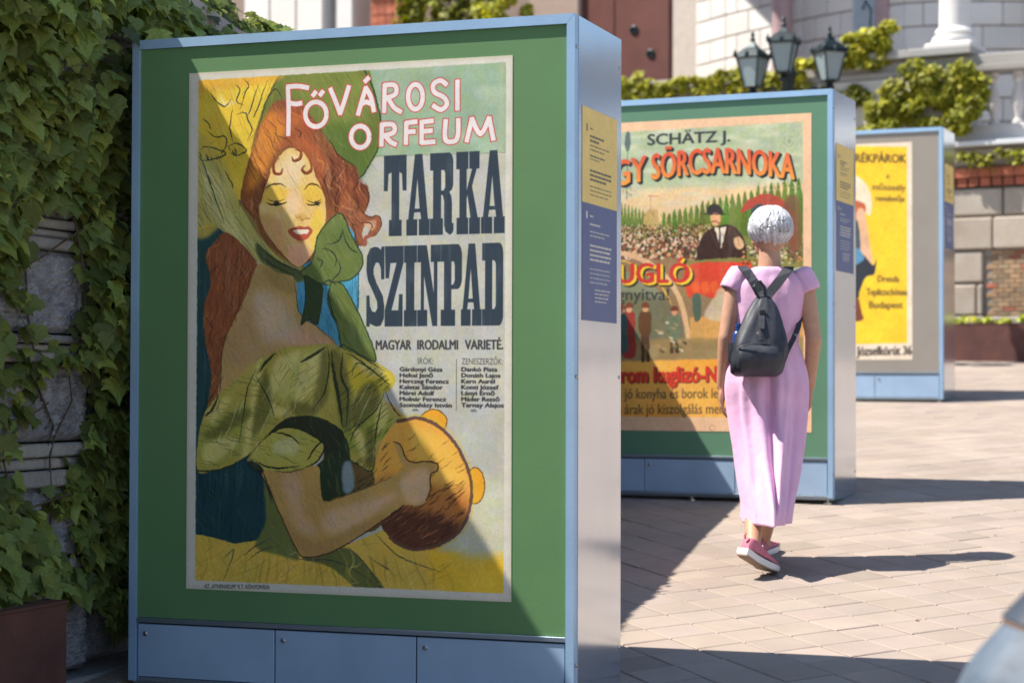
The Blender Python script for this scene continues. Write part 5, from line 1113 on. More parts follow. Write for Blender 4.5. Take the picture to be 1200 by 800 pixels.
# ---------------------------------------------------------------- creepers of the terrace
M_ivy = vcol(mat('sunlit_creeper_leaf', (0.22, 0.26, 0.04, 1), .5, 0, .25, 9, 0, 60, trans=.35, spec=.35))
def creeper(label, blobs, n, size, seed, warm=.25, bright=1.0, cat='creeper', hang=0.0):
    """blobs: (a, d, z, ra, rd, rz); many small leaves filling uneven lobes"""
    r_ = random.Random(seed); p0 = fp(blobs[0][0], blobs[0][1], blobs[0][2]); e = empty('creeper', p0, 0, label, cat); it = []; tn = []
    wt = [b[3] * b[5] for b in blobs]; sub = []
    for b in blobs:
        for k in range(9): sub.append((b[0] + r_.gauss(0, .45) * b[3], b[1] + r_.uniform(-.2, .6) * b[4], b[2] + r_.gauss(0, .45) * b[5], b[3] * .42, b[4] * .5, b[5] * .42, b[3] * b[5]))
    ws = [s_[6] for s_ in sub]
    for i in range(n):
        b = r_.choices(sub, ws)[0]; v = Vector((r_.gauss(0, 1), r_.gauss(0, 1), r_.gauss(0, 1))).normalized() * r_.uniform(.6, 1.05)
        p = fp(b[0] + v.x * b[3], b[1] + v.y * b[4], b[2] + v.z * b[5] - hang * r_.random() ** 3)
        nrm = FN * r_.uniform(.1, 1) + Vector((0, 0, 1)) * r_.uniform(.1, 1) + FT * r_.gauss(-.2, .6) + FT * v.x * .5
        tip = Vector((0, 0, -1)) + FT * r_.gauss(0, .5) + FN * r_.uniform(0, .5)
        it.append((leaf_matrix(p - p0, nrm, tip, size * r_.uniform(.6, 1.3), r_), r_.choice([0, 1, 2, 4]))); tn.append(leaf_tint(r_, warm * r_.random(), bright))
    o = leaf_mass('foliage', it, M_ivy, e, tn); o['kind'] = 'stuff'
    for k in range(2):
        b = blobs[0]; pts = [fp(b[0] + (k - .5) * .3 * b[3] + .02 * b[3] * t, b[1] - b[4] * .3, b[2] - b[5] + 1.4 * b[5] * t / 6) - p0 for t in range(7)]; MB().tube(pts, .012, 5).build('stem', M_stem, e, True)
    return e
creeper('bright yellow green creeper bush on the terrace right of the lamp', [(-1.32, .0, 3.48, .30, .18, .17), (-1.05, -.02, 3.47, .20, .14, .15), (-1.62, .05, 3.36, .18, .14, .10), (-1.3, .05, 3.36, .22, .1, .08)], 2600, .065, 1, .45, 1.25)
creeper('green creeper mass covering the pedestal left of the balusters', [(-.40, .12, 3.02, .36, .16, .26), (-.22, .12, 2.88, .30, .15, .24), (-.72, .12, 2.84, .30, .14, .18), (-1.1, .12, 2.62, .30, .13, .14), (-.16, .12, 2.68, .24, .13, .14), (-.5, .12, 2.62, .3, .12, .14)], 4800, .06, 2, .35, 1.05)
creeper('creeper draped along the terrace rail left of the lamp', [(-4.0 + .2 * k, .07, 3.26 + .03 * math.sin(k * 2.1), .16, .08, .07 + .03 * math.sin(k * 1.3)) for k in range(11)], 2600, .055, 3, .45, 1.1, hang=.14)
creeper('thin creeper trailing below the pale ledge on the right', [(-.15 + .14 * k, .14, 2.31 - .02 * (k % 3), .09, .05, .035) for k in range(14)], 700, .045, 4, .25, 1.0, hang=.10)
creeper('tall hanging creeper curtain above the big kiosk', [(-6.9 + .25 * k, -.1, 3.9 + .5 * j, .2, .14, .32) for k in range(6) for j in range(4)], 5200, .075, 5, .1, .8, hang=.3)
creeper('sunlit creeper tuft at the top beside the plaster pilaster', [(-5.6, .0, 4.25, .26, .16, .22), (-5.3, .0, 4.45, .2, .14, .2), (-5.8, .05, 3.95, .2, .14, .12)], 1500, .06, 6, .5, 1.3)
creeper('dark creeper clinging below the rail behind the middle kiosk', [(-3.4 + .3 * k, .03, 3.0, .2, .06, .14) for k in range(8)], 1600, .055, 7, .1, .7)
# far planter with low plants
p0 = fp(-1.6, .55, 0); zb = gz(p0.x, p0.y) - .05
PMX = Matrix(((FT.x, -FN.x, 0, p0.x), (FT.y, -FN.y, 0, p0.y), (0, 0, 1, zb), (0, 0, 0, 1)))
pl = planter(PMX, 4.0, .46, .60 - zb, 'long brown planter along the retaining wall on the right')
e_ = creeper('low bright green plants growing in the long brown planter', [(-.1 + .22 * k, .32, .64 + .02 * (k % 2), .09, .08, .035) for k in range(9)], 420, .06, 8, .1, 1.5, 'plant')
# distant building to the right of the frame, seen only in the bright side panels
db = empty('town_house', (34, 46, gz(26, 30)), rad(-35), 'long grey blue town house beyond the square', 'building')
M_db = mat('blue_grey_render', (.30, .36, .44, 1), .85, 0, .1, .3)
MB().box(-26, 30, 0, 10, -3, 7.4).build('wall', M_db, db); MB().box(-27, 31, -.5, 10.5, 7.41, 7.9).build('roof', M_roofm, db)
for i in range(16):
    for j in range(2): MB().box(-24 + i * 3.4, -22.6 + i * 3.4, -.06, .02, .2 + j * 3.4, 2.3 + j * 3.4).build('window', M_glass, db)

# ---------------------------------------------------------------- triple lantern lamp
lp = empty('street_lamp', (2.64, 19.0, gz(2.64, 19)), 0, 'dark green cast iron lamp post with three lanterns behind the middle kiosk', 'street lamp'); LZ = lp.location.z
MB().lathe([(.16, 0), (.16, .25), (.10, .35), (.08, .9), (.06, 1.0), (.05, 2.3), (.07, 2.34), (.045, 2.4), (.04, 2.75), (.075, 2.80), (.05, 2.86), (.02, 3.0), (.035, 3.04), (.0001, 3.12)], 16).build('post', M_iron, lp, True)
def lantern(x, y, z, yaw, sc=1.0):
    M = Matrix.Translation((x, y, z)) @ Matrix.Rotation(rad(yaw), 4, 'Z') @ Matrix.Scale(sc, 4)
    fr = MB(); b, t, h = .062, .115, .27
    cs = [(-1, -1), (1, -1), (1, 1), (-1, 1)]
    for cx, cy in cs: fr.tube([(cx * b, cy * b, 0), (cx * t, cy * t, h)], .009, 5)
    for i in range(4):
        (ax, ay), (bx, by) = cs[i], cs[(i + 1) % 4]; fr.tube([(ax * b, ay * b, 0), (bx * b, by * b, 0)], .008, 5); fr.tube([(ax * t, ay * t, h), (bx * t, by * t, h)], .012, 5)
    fr.lathe([(.03, -.09), (.05, -.06), (.03, -.03), (.085, 0)], 8)
    fr.v = [tuple(M @ Vector(v)) for v in fr.v]; f = fr.build('lantern', M_iron, lp, False)
    g = MB(); vs = [(cx * b * .93, cy * b * .93, .004) for cx, cy in cs] + [(cx * t * .93, cy * t * .93, h - .004) for cx, cy in cs]
    g.add([M @ Vector(v) for v in vs], [(0, 1, 5, 4), (1, 2, 6, 5), (2, 3, 7, 6), (3, 0, 4, 7), (3, 2, 1, 0), (4, 5, 6, 7)]); g.build('glass', M_glass, f)
    rf = MB(); q = math.sqrt(2); rf.lathe([(t * q * 1.12, h + .008), (t * q * 1.05, h + .03), (t * q * .62, h + .085), (t * q * .42, h + .10), (.035, h + .14), (.02, h + .16)], 4, ph=math.pi / 4)
    rf.lathe([(.012, h + .15), (.03, h + .175), (.012, h + .20), (.022, h + .225), (.0001, h + .26)], 8)
    for cx, cy in cs: rf.lathe([(.012, h + .0), (.02, h + .035), (.0001, h + .085)], 6, Matrix.Translation((cx * t * 1.08, cy * t * 1.08, 0)))
    for cx, cy in ((0, -1), (1, 0), (0, 1), (-1, 0)): rf.lathe([(.03, h + .0), (.022, h + .04), (.0001, h + .06)], 6, Matrix.Translation((cx * t, cy * t, 0)))
    rf.v = [tuple(M @ Vector(v)) for v in rf.v]; rf.build('lantern_roof', M_iron, f)
for ang, zc, xo in ((178, 2.68, -.36), (250, 2.78, -.10), (2, 2.74, .37)):
    x, y = xo, -.3 if ang == 250 else -.05; lantern(x, y, zc, ang * .2 + 20)
    pts = [(x * t * 1.0, y * t, 2.42 + (zc - 2.42 - .08) * t + .12 * math.sin(t * math.pi) * -1) for t in [i / 8 for i in range(9)]]
    MB().tube(pts, .02, 8).build('arm', M_iron, lp, True)
    sp = [(x * .55 + .07 * math.cos(a) * (1 - a / 9), y * .55, 2.62 + .07 * math.sin(a) * (1 - a / 9)) for a in [i * .5 for i in range(14)]]
    MB().tube(sp, .011, 6).build('scroll', M_iron, lp, True)
# ================================================================ people
M_skin = mat('skin', (0.50, 0.27, 0.17, 1), .5, 0, .08, 30, .1, 120, col2=(.58, .33, .22, 1), spec=.4)
M_hair = mat('silver_hair', (0.40, 0.40, 0.42, 1), .45, 0, .2, 26, .0, 300, col2=(.74, .74, .77, 1))
M_dress = mat('lilac_pink_linen', (0.72, 0.41, 0.62, 1), .75, 0, .06, 14, .3, 26, sheen=.3, col2=(.79, .48, .70, 1))
M_pack = mat('black_nylon', (0.022, 0.026, 0.035, 1), .5, 0, .3, 20, .35, 90, col2=(.05, .055, .07, 1))
M_pack = mat('black_nylon_cloth', (0.02, 0.024, 0.034, 1), .55, 0, .3, 12, .18, 22, col2=(.045, .05, .066, 1))
M_strap = mat('black_webbing', (0.035, 0.04, 0.05, 1), .7, 0, .2, 60, .3, 300)
M_shoe = mat('pink_mesh_shoe', (0.55, 0.17, 0.24, 1), .75, 0, .15, 60, .3, 300)
M_sole = mat('white_sole', (0.75, 0.73, 0.74, 1), .5, 0, .05); M_tread = mat('worn_brown_tread', (0.28, 0.20, 0.15, 1), .8, 0, .2, 30, .4)
def sdf_body(name, caps, blobs, voxel, m, parent, smooth=6):
    """limbs as tapered capsules and ellipsoids fused into ONE continuous skin by voxel remeshing"""
    mb = MB()
    for p, q, r0, r1 in caps:
        p, q = Vector(p), Vector(q); d = q - p; L = d.length; n = 14; prof = []
        for k in range(5): a = math.pi / 2 * (k / 4); prof.append((max(1e-4, r0 * math.sin(a)), -r0 * math.cos(a)))
        for k in range(1, 5): prof.append((r0 + (r1 - r0) * k / 5, L * k / 5))
        for k in range(5): a = math.pi / 2 * (k / 4); prof.append((max(1e-4, r1 * math.cos(a)), L + r1 * math.sin(a)))
        mb.lathe(prof, n, Matrix.Translation(p) @ d.to_track_quat('Z', 'Y').to_matrix().to_4x4())
    for c, rr, rot in blobs:
        prof = [(max(1e-4, math.sin(math.pi * k / 12)), -math.cos(math.pi * k / 12)) for k in range(13)]
        M = Matrix.Translation(c) @ (rot.to_4x4() if rot else Matrix.Identity(4)) @ Matrix.Diagonal((rr[0], rr[1], rr[2], 1)); mb.lathe(prof, 18, M)
    o = mb.build('tmp_body', m); md = o.modifiers.new('r', 'REMESH'); md.mode = 'VOXEL'; md.voxel_size = voxel
    s_ = o.modifiers.new('s', 'SMOOTH'); s_.iterations = smooth; s_.factor = .5
    dg = bpy.context.evaluated_depsgraph_get(); me = bpy.data.meshes.new_from_object(o.evaluated_get(dg)); bpy.data.objects.remove(o)
    me.name = name; me.materials.clear(); me.materials.append(m); me.polygons.foreach_set('use_smooth', [True] * len(me.polygons)); b = bpy.data.objects.new(name, me); link(b, parent); return b
def hand(wrist, fdir, palmn, side, curl, caps, blobs, sc=1.0):
    """palm and five bent fingers; fdir: direction of the fingers, palmn: out of the palm, side: direction of the thumb"""
    f, n, s = Vector(fdir).normalized(), Vector(palmn).normalized(), Vector(side).normalized(); w0 = Vector(wrist)
    pc = w0 + f * .045 * sc; R = Matrix((s, n, f)).transposed(); blobs.append((pc, (.036 * sc, .014 * sc, .05 * sc), R))
    for k, (off, ln) in enumerate(((.026, .068), (.009, .076), (-.009, .070), (-.026, .055))):
        p = w0 + f * .082 * sc + s * off * sc; d = f; rr = .0082 * sc
        for j, seg in enumerate((.45, .32, .26)):
            a = curl * (.5 + .35 * j) + .06 * k; d = (d * math.cos(a) + n * math.sin(a)).normalized(); q = p + d * ln * seg * sc; caps.append((p, q, rr, rr * .9)); p = q; rr *= .9
    p = w0 + f * .02 * sc + s * .028 * sc; d = (f * .75 + s * .6 + n * .3).normalized(); q = p + d * .038 * sc; caps.append((p, q, .0105 * sc, .0095 * sc)); d = (f * .95 + s * .1 + n * .4).normalized(); caps.append((q, q + d * .03 * sc, .0092 * sc, .0075 * sc))
def loft(rings, n=64, f=None, cap=False):
    """rings: (cx, cy, z, rx, ry[, squareness]); f(angle, t)->radial factor"""
    V = []; F = []; nr = len(rings)
    for j, (cx, cy, z, rx, ry) in enumerate(rings):
        for i in range(n):
            a = 2 * math.pi * i / n; k = f(a, j / (nr - 1), z) if f else 1; V.append((cx + rx * k * math.cos(a), cy + ry * k * math.sin(a), z))
    for j in range(nr - 1):
        for i in range(n): F.append((j * n + i, j * n + (i + 1) % n, (j + 1) * n + (i + 1) % n, (j + 1) * n + i))
    if cap: F.append(tuple(range(n))[::-1]); F.append(tuple((nr - 1) * n + i for i in range(n)))
    return V, F
def dense(rings, k=6):
    """Catmull-Rom through the rings"""
    R = [np.array(q, float) for q in rings]; out = []
    for i in range(len(R) - 1):
        p0, p1, p2, p3 = R[max(0, i - 1)], R[i], R[i + 1], R[min(len(R) - 1, i + 2)]
        for j in range(k):
            t = j / k; out.append(.5 * (2 * p1 + (p2 - p0) * t + (2 * p0 - 5 * p1 + 4 * p2 - p3) * t * t + (3 * p1 - p0 - 3 * p2 + p3) * t ** 3))
    out.append(R[-1]); return [tuple(q) for q in out]
def thicken(o, t):
    md = o.modifiers.new('thickness', 'SOLIDIFY'); md.thickness = t; md.offset = 0

# ---- the woman walking away; local axes: x right, y away from the camera, z up
WK = .003646
def wx(px): return (px - 903) * WK
def wz(py): return (662 - py) * WK
wo = Vector((1.105, 8.55, -.769))
woman = empty('person', wo, 0, 'woman with short silver hair in a long lilac dress walking away, seen from behind', 'person')
caps = []; blobs = []; C3 = lambda px, py, y: (wx(px), y, wz(py))
# torso, neck, head
blobs += [(C3(902, 350, 0), (.125, .085, .13), None), (C3(899, 395, .0), (.105, .08, .12), None), (C3(899, 445, .0), (.145, .105, .12), None), (C3(902, 326, 0), (.15, .06, .05), None)]
caps += [(C3(902, 325, .0), (wx(902), .012, wz(292)), .052, .046)]
hc = Vector((wx(903), .02, wz(272))); blobs += [(hc, (.070, .088, .098), None), (hc + Vector((-.01, .045, -.05)), (.050, .05, .055), None), (hc + Vector((-.012, .098, -.02)), (.012, .018, .026), None),
    (hc + Vector((-.070, .0, -.028)), (.010, .018, .031), None), (hc + Vector((.070, .0, -.028)), (.010, .018, .031), None), (hc + Vector((-.012, .088, -.058)), (.024, .012, .007), None),
    (hc + Vector((-.035, .082, .004)), (.013, .010, .010), None), (hc + Vector((.012, .084, .004)), (.013, .010, .010), None)]
# arms
lS, lE, lW = C3(862, 330, 0), C3(850, 394, -.03), C3(846, 452, .02)
rS, rE, rW = C3(943, 330, 0), C3(952, 396, -.03), C3(950, 452, .03)
caps += [(lS, lE, .043, .034), (lE, lW, .035, .022), (rS, rE, .043, .034), (rE, rW, .036, .023)]
hand(lW, (.02, .10, -1), (1, -.2, 0), (.15, 1, .1), .42, caps, blobs, .98); hand(rW, (-.04, .12, -1), (-1, -.2, 0), (-.1, 1, .1), .42, caps, blobs, .98)
# legs: left foot trails with its heel raised, right foot ahead
lH, lK, lA = C3(886, 455, 0), (wx(891), .035, wz(545)), (wx(873), -.30, wz(640))
rH, rK, rA = C3(918, 455, 0), (wx(909), .06, wz(545)), (wx(901), .17, wz(636))
lA = (-.112, -.29, .105); rA = (-.010, .175, .095)
caps += [(lH, lK, .075, .054), (lK, ((lK[0] + lA[0]) / 2, (lK[1] + lA[1]) / 2 + .03, (lK[2] + lA[2]) / 2), .050, .048), (((lK[0] + lA[0]) / 2, (lK[1] + lA[1]) / 2 + .03, (lK[2] + lA[2]) / 2), lA, .048, .031),
         (rH, rK, .075, .054), (rK, ((rK[0] + rA[0]) / 2, (rK[1] + rA[1]) / 2 - .015, (rK[2] + rA[2]) / 2), .050, .050), (((rK[0] + rA[0]) / 2, (rK[1] + rA[1]) / 2 - .015, (rK[2] + rA[2]) / 2), rA, .050, .031)]
caps += [(lA, (-.05, -.215, .03), .030, .022), (rA, (.030, .30, .05), .030, .022)]
sdf_body('body', caps, blobs, .0065, M_skin, woman, 5)
# dress
def dress_f(a, t, z):
    s = 0
    back = (math.sin(a) < 0)
    for k, (a0, wdt, amp, dr) in enumerate(((-1.9, .16, .030, .25), (-1.35, .13, .040, -.3), (-.9, .12, -.035, .2), (-2.5, .15, -.03, .1), (.5, .2, .04, 0), (1.4, .2, -.04, .1), (2.3, .2, .04, 0), (-1.62, .10, -.045, .15), (-1.1, .09, .025, -.5), (-2.2, .1, .03, -.2), (-.45, .13, .04, .1), (-2.9, .13, .035, 0))):
        aa = a0 + dr * (1 - z / .9) * (1 if z < .95 else .2); d = (a - aa + math.pi) % (2 * math.pi) - math.pi
        g = sm(1.0, .72, z) * (1.0 + .4 * sm(.6, .2, z)) + .15; s += (2.0 + 2.8 * sm(.95, .5, z)) * amp * math.exp(-(d / wdt) ** 2) * g
    s += .016 * math.sin(23 * a + 6 * z) * (math.exp(-((z - .93) / .07) ** 2)) + .006 * math.sin(17 * a - 25 * z) + .007 * math.sin(9 * a + 14 * z + 2 * math.sin(5 * a))
    if z > .95: s += .012 * math.sin(30 * z + 6 * a) * sm(1.3, 1.0, z)
    s += .010 * math.sin(41 * z + 5 * math.sin(2.3 * a + 1)) * math.sin(3 * a + 7 * z) + .012 * math.sin(7 * a + 3 * math.sin(8 * z)) * sm(1.2, .6, z)
    return 1 + s * (.25 + .75 * math.sin(a) ** 2) - .015
def ringpx(l, r_, py, ry, cy=0.0): return ((wx(l) + wx(r_)) / 2, cy, wz(py), (r_ - l) / 2 * WK, ry)
rings = dense([ringpx(867, 920, 607.5, .275, -.08), ringpx(867, 923, 590, .262, -.075), ringpx(862, 931, 560, .215, -.05), ringpx(857, 940, 520, .16, -.025), ringpx(851, 946, 480, .128, -.008), ringpx(848.5, 948, 450, .127, -.005), ringpx(852, 944, 425, .112), ringpx(861, 936, 402, .094), ringpx(861, 937, 392, .092),
               ringpx(859, 940, 375, .096), ringpx(857, 944, 352, .098), ringpx(855, 947, 335, .088), ringpx(862, 941, 324, .074), ringpx(876, 927, 316, .066, .0), ringpx(884, 918, 312.5, .058, .004)], 6)
V, F = loft(rings, 168, dress_f); dr = mesh_obj('dress', V, F, M_dress, woman, True); thicken(dr, .003)
hem = MB(); V2, F2 = loft([(q[0], q[1], q[2], q[3] * 1.006, q[4] * 1.006) for q in dense([ringpx(867, 920, 608, .275, -.08), ringpx(867, 921, 603, .272, -.08)], 3)], 96, dress_f); hem.add(V2, F2); hem.build('hem', M_dress, dr, True)
V3, F3 = loft([(q[0], q[1], q[2] + dz, q[3] * k, q[4] * k) for dz, k in ((-.006, 1.012), (0, 1.022), (.006, 1.012)) for q in [ringpx(861, 936, 400, .093)]], 96, dress_f); mesh_obj('waist_seam', V3, F3, M_dress, dr, True)
for side, (ax, ay), (bx, by) in ((-1, (866, 321), (853, 346)), (1, (940, 321), (951, 347))):
    A0 = Vector(C3(ax, ay, 0)); B0 = Vector(C3(bx, by, -.006)); d = (B0 - A0).normalized(); mb = MB(); prof = [(.030, -.028), (.050, -.016), (.054, .0), (.056, .03), (.058, .05), (.057, .068), (.053, .078)]
    M = Matrix.Translation(A0) @ d.to_track_quat('Z', 'Y').to_matrix().to_4x4() @ Matrix.Diagonal((.98, .88, 1, 1)); n = 40; vs = []; fs = []
    for j, (rr, z) in enumerate(prof):
        for i in range(n): a = 2 * math.pi * i / n; k = 1 + .045 * math.sin(11 * a + j) * (j / 6); vs.append(M @ Vector((rr * k * math.cos(a), rr * k * math.sin(a), z)))
    for j in range(len(prof) - 1):
        for i in range(n): fs.append((j * n + i, j * n + (i + 1) % n, (j + 1) * n + (i + 1) % n, (j + 1) * n + i))
    s_ = mesh_obj('sleeve', vs, fs, M_dress, dr, True); thicken(s_, .003)
# hair: a full short crop made of locks combed down from the crown
rh = random.Random(9); hb = MB(); HC = hc + Vector((.002, -.004, .012)); HR = Vector((.088, .104, .100))
def head_pt(az, pol, k=1.0):
    x = math.sin(pol) * math.cos(az); y = math.sin(pol) * math.sin(az); z = math.cos(pol)
    taper = 1 - .30 * sm(1.45, 2.5, pol); return HC + Vector((x * HR.x * k * taper, y * HR.y * k * taper - .0 * z, z * HR.z * k))
for band in range(3):
    for n_ in range(190):
        az = rh.uniform(-math.pi, math.pi); front = math.sin(az) > .35; p0_ = rh.uniform(.0, .9) + band * .35; ln = rh.uniform(.8, 1.25)
        end = min(p0_ + ln, 1.35 if front else (2.62 - .42 * abs(math.cos(az)))); pts = []; k0 = rh.uniform(.95, 1.05); sw = rh.gauss(0, .25); m_ = 8
        for j in range(m_ + 1):
            t = j / m_; pts.append(head_pt(az + sw * t * t + .06 * math.sin(5 * t + n_), p0_ + (end - p0_) * t, k0 + .03 * math.sin(t * 3.1) - .05 * t * t))
        hb.tube(pts, [.0016 + .0062 * math.sin(math.pi * (.12 + .85 * j / m_)) for j in range(m_ + 1)], 6)
vs, fs = [], []
NP, NA = 18, 28
for j in range(NP + 1):
    for i in range(NA):
        az = 2 * math.pi * i / NA; lim = 1.25 if math.sin(az) > .45 else 2.5; vs.append(head_pt(az, .02 + lim * j / NP, .99))
for j in range(NP):
    for i in range(NA): fs.append((j * NA + i, (j + 1) * NA + i, (j + 1) * NA + (i + 1) % NA, j * NA + (i + 1) % NA))
fs.append(tuple(range(NA))); hb.add(vs, fs); hb.build('hair', M_hair, woman, True)
# shoes
def shoe(name, heel, toe, par, roll=0.0, L=.245):
    """heel, toe: points under the sole"""
    h, t = Vector(heel), Vector(toe); f = (t - h).normalized(); s = f.cross(Vector((0, 0, 1))).normalized(); u = s.cross(f).normalized()
    M = Matrix(((s.x, f.x, u.x, h.x), (s.y, f.y, u.y, h.y), (s.z, f.z, u.z, h.z), (0, 0, 0, 1)))
    out = [(.028, 0), (.033, .03), (.031, .07), (.033, .12), (.042, .165), (.043, .195), (.032, .228), (.012, .246)]
    per = [(x, y) for x, y in out] + [(-x * (.82 if .05 < y < .15 else 1), y) for x, y in out[::-1]]; n = len(per); so = MB()
    def ring(k, z, zt=0.0): return [(x * k, .12 + (y - .12) * (1 + (k - 1) * .5), z + zt * sm(.15, .25, y) + .006 * sm(.06, .0, y)) for x, y in per]
    R0, R1, R2 = ring(.92, .0, .012), ring(1.01, .010, .008), ring(.99, .027, .004)
    so.add([M @ Vector(q) for q in R0 + R1 + R2], [tuple(range(n))[::-1]] + [(i, (i + 1) % n, n + (i + 1) % n, n + i) for i in range(n)] + [(n + i, n + (i + 1) % n, 2 * n + (i + 1) % n, 2 * n + i) for i in range(n)] + [tuple(2 * n + i for i in range(n))])
    r_ = MB(); hts = [(.034, .98, 0), (.055, 1.0, 0), (.075, .9, .0), (.092, .72, -.0)]; up = []
    for z, k, _ in hts:
        rg_ = []
        for x, y in per:
            front = sm(.09, .23, y); zz = .030 + (z - .030) * (1 - .68 * front); yy = .02 + (y - .02) * (1 - .62 * sm(.05, .092, z)) if z > .05 else y
            rg_.append(M @ Vector((x * k, yy + .004, zz)))
        up += rg_
    fs_ = []
    for j in range(3): fs_ += [(j * n + i, j * n + (i + 1) % n, (j + 1) * n + (i + 1) % n, (j + 1) * n + i) for i in range(n)]
    fs_.append(tuple(3 * n + i for i in range(n))); r_.add(up, fs_)
    sh_ = r_.build(name, M_shoe, par, True); md = sh_.modifiers.new('s', 'SUBSURF'); md.levels = md.render_levels = 1
    q = so.build('sole', M_sole, sh_, True)
    tr = MB(); R3 = [(x, y, z - .0035) for x, y, z in ring(.93, .0, .012)]; R4 = [(x, y, z + .002) for x, y, z in ring(.93, .0, .012)]
    tr.add([M @ Vector(q_) for q_ in R3 + R4], [tuple(range(n))[::-1]] + [(i, (i + 1) % n, n + (i + 1) % n, n + i) for i in range(n)]); tr.build('tread', M_tread, sh_)
    tb = MB(); tb.tube([M @ Vector(q_) for q_ in ((0, -.002, .07), (0, -.008, .086), (0, -.004, .094))], .005, 6); tb.build('heel_tab', M_shoe, sh_, True)
    lc = MB()
    for k in range(4): lc.tube([M @ Vector(q_) for q_ in ((-.020, .10 + .022 * k, .075 - .011 * k), (0, .105 + .022 * k, .084 - .011 * k), (.020, .10 + .022 * k, .075 - .011 * k))], .0025, 5)
    lc.build('laces', M_sole, sh_, True); return sh_
def gl(x, y): return gz(wo.x + x, wo.y + y) - wo.z
shoe('shoe', (-.168, -.368, gl(-.168, -.368) + .105), (-.012, -.21, gl(-.012, -.21) - .006), woman)
shoe('shoe', (-.042, .13, gl(-.042, .13) + .002), (.06, .345, gl(.06, .345) + .004), woman)
# ---- backpack, carried on the back
bpk = empty('backpack', wo + Vector((wx(882), -.15, wz(441))), 0, 'small black nylon backpack worn by the woman in the lilac dress', 'backpack'); BO_ = Vector(bpk.location) - wo
def bpx(px, py, y): return Vector((wx(px), y, wz(py))) - BO_
def pack_ring(l, r_, py, th, y0):
    c = bpx((l + r_) / 2, py, 0); return (c.x, y0 - th / 2 - BO_.y, c.z, (r_ - l) / 2 * WK, th / 2)
pr = [pack_ring(860, 903, 440.5, .07, -.105), pack_ring(853, 909, 436, .125, -.10), pack_ring(851.5, 912, 428, .145, -.10), pack_ring(852, 914, 418, .150, -.10), pack_ring(854, 915.5, 405, .145, -.10), pack_ring(859, 913, 390, .13, -.10), pack_ring(866, 909, 375, .11, -.10), pack_ring(874, 904, 360, .085, -.098), pack_ring(881, 899, 350, .06, -.095), pack_ring(886, 896, 345, .03, -.092)]
def pk(a, t, z):
    c, s = abs(math.cos(a)), abs(math.sin(a)); sq = 1 / (c ** 3.2 + s ** 3.2) ** (1 / 3.2)
    return sq * (1 + .03 * math.sin(5 * a + 9 * z) + .024 * math.sin(z * 60 + 3 * a) * (1 - t) + .03 * math.sin(11 * a - 30 * z) + .02 * math.sin(19 * a + 41 * z) + .03 * math.sin(z * 34 + 2 * math.sin(3 * a)) * t)
V, F = loft(dense(pr, 4), 48, pk, True); mesh_obj('pack_body', V, F, M_pack, bpk, True)
pr2 = [pack_ring(861, 897, 437, .02, -.215), pack_ring(857, 903, 432, .045, -.215), pack_ring(856, 906, 420, .055, -.22), pack_ring(857, 906, 409, .045, -.22), pack_ring(862, 903, 403, .018, -.215)]
V, F = loft(dense(pr2, 4), 36, pk, True); mesh_obj('front_pocket', V, F, M_pack, bpk, True)
MB().tube([bpx(857, 409, -.262), bpx(868, 404, -.272), bpx(883, 402.5, -.278), bpx(896, 404, -.274), bpx(906, 410, -.258)], .0035, 6).build('pocket_zip', M_strap, bpk, True)
def ribbon(pts, wd, th, name, m, par, side=Vector((1, 0, 0))):
    vs = []; fs = []; pts = [Vector(p) for p in pts]
    for i, p in enumerate(pts):
        d = (pts[min(i + 1, len(pts) - 1)] - pts[max(0, i - 1)]).normalized(); nrm = d.cross(side).normalized(); sd_ = nrm.cross(d).normalized()
        for a, b in ((-1, -1), (1, -1), (1, 1), (-1, 1)): vs.append(p + sd_ * wd / 2 * a + nrm * th / 2 * b)
    for i in range(len(pts) - 1):
        for k in range(4): fs.append((i * 4 + k, i * 4 + (k + 1) % 4, i * 4 + 4 + (k + 1) % 4, i * 4 + 4 + k))
    fs += [(3, 2, 1, 0), tuple(len(vs) - 4 + k for k in range(4))]; o = mesh_obj(name, vs, fs, m, par); fixn(o.data); return o
ribbon([bpx(892, 352, -.135), bpx(886, 343, -.118), bpx(879, 330, -.110), bpx(872.5, 318, -.088), bpx(869, 312.5, -.045), bpx(868, 312.5, .02), bpx(868, 322, .075)], .040, .008, 'shoulder_strap', M_strap, bpk)
ribbon([bpx(891, 352, -.135), bpx(899, 342, -.118), bpx(909, 330, -.110), bpx(918.5, 318, -.088), bpx(923, 313, -.045), bpx(925, 313.5, .02), bpx(926, 324, .075)], .040, .008, 'shoulder_strap', M_strap, bpk)
ribbon([bpx(912, 424, -.14), bpx(918, 410, -.120), bpx(926, 396, -.103), bpx(933, 382, -.070), bpx(938, 366, -.01)], .022, .005, 'lower_strap', M_strap, bpk)
MB().tube([bpx(*q) for q in ((886, 351, -.14), (881, 345, -.15), (878, 337, -.152), (881, 331, -.15), (886, 331, -.148), (891, 338, -.15), (893, 351, -.14))], .0065, 7).build('carry_handle', M_strap, bpk, True)
ribbon([bpx(888, 352, -.155), bpx(886.5, 362, -.185), bpx(885, 374, -.215), bpx(884, 386, -.238)], .026, .004, 'front_flap', M_strap, bpk); MB().bevbox(-.012, .012, -.006, .006, -.012, .012, .003, Matrix.Translation(bpx(886, 367, -.203))).build('buckle', M_rubber, bpk)
M_badge = mat('grey_round_badge', (.16, .17, .19, 1), .4, .2, .1)
mb = MB(); th_ = [(bpx(881.5, 394, -.2475) + Vector((.013 * math.cos(a), -.003 * math.sin(a) * 1.6, .013 * math.sin(a)))) for a in [2 * math.pi * k / 20 for k in range(21)]]; mb.tube(th_, .0022, 6); mb.build('round_badge', M_badge, bpk, True)
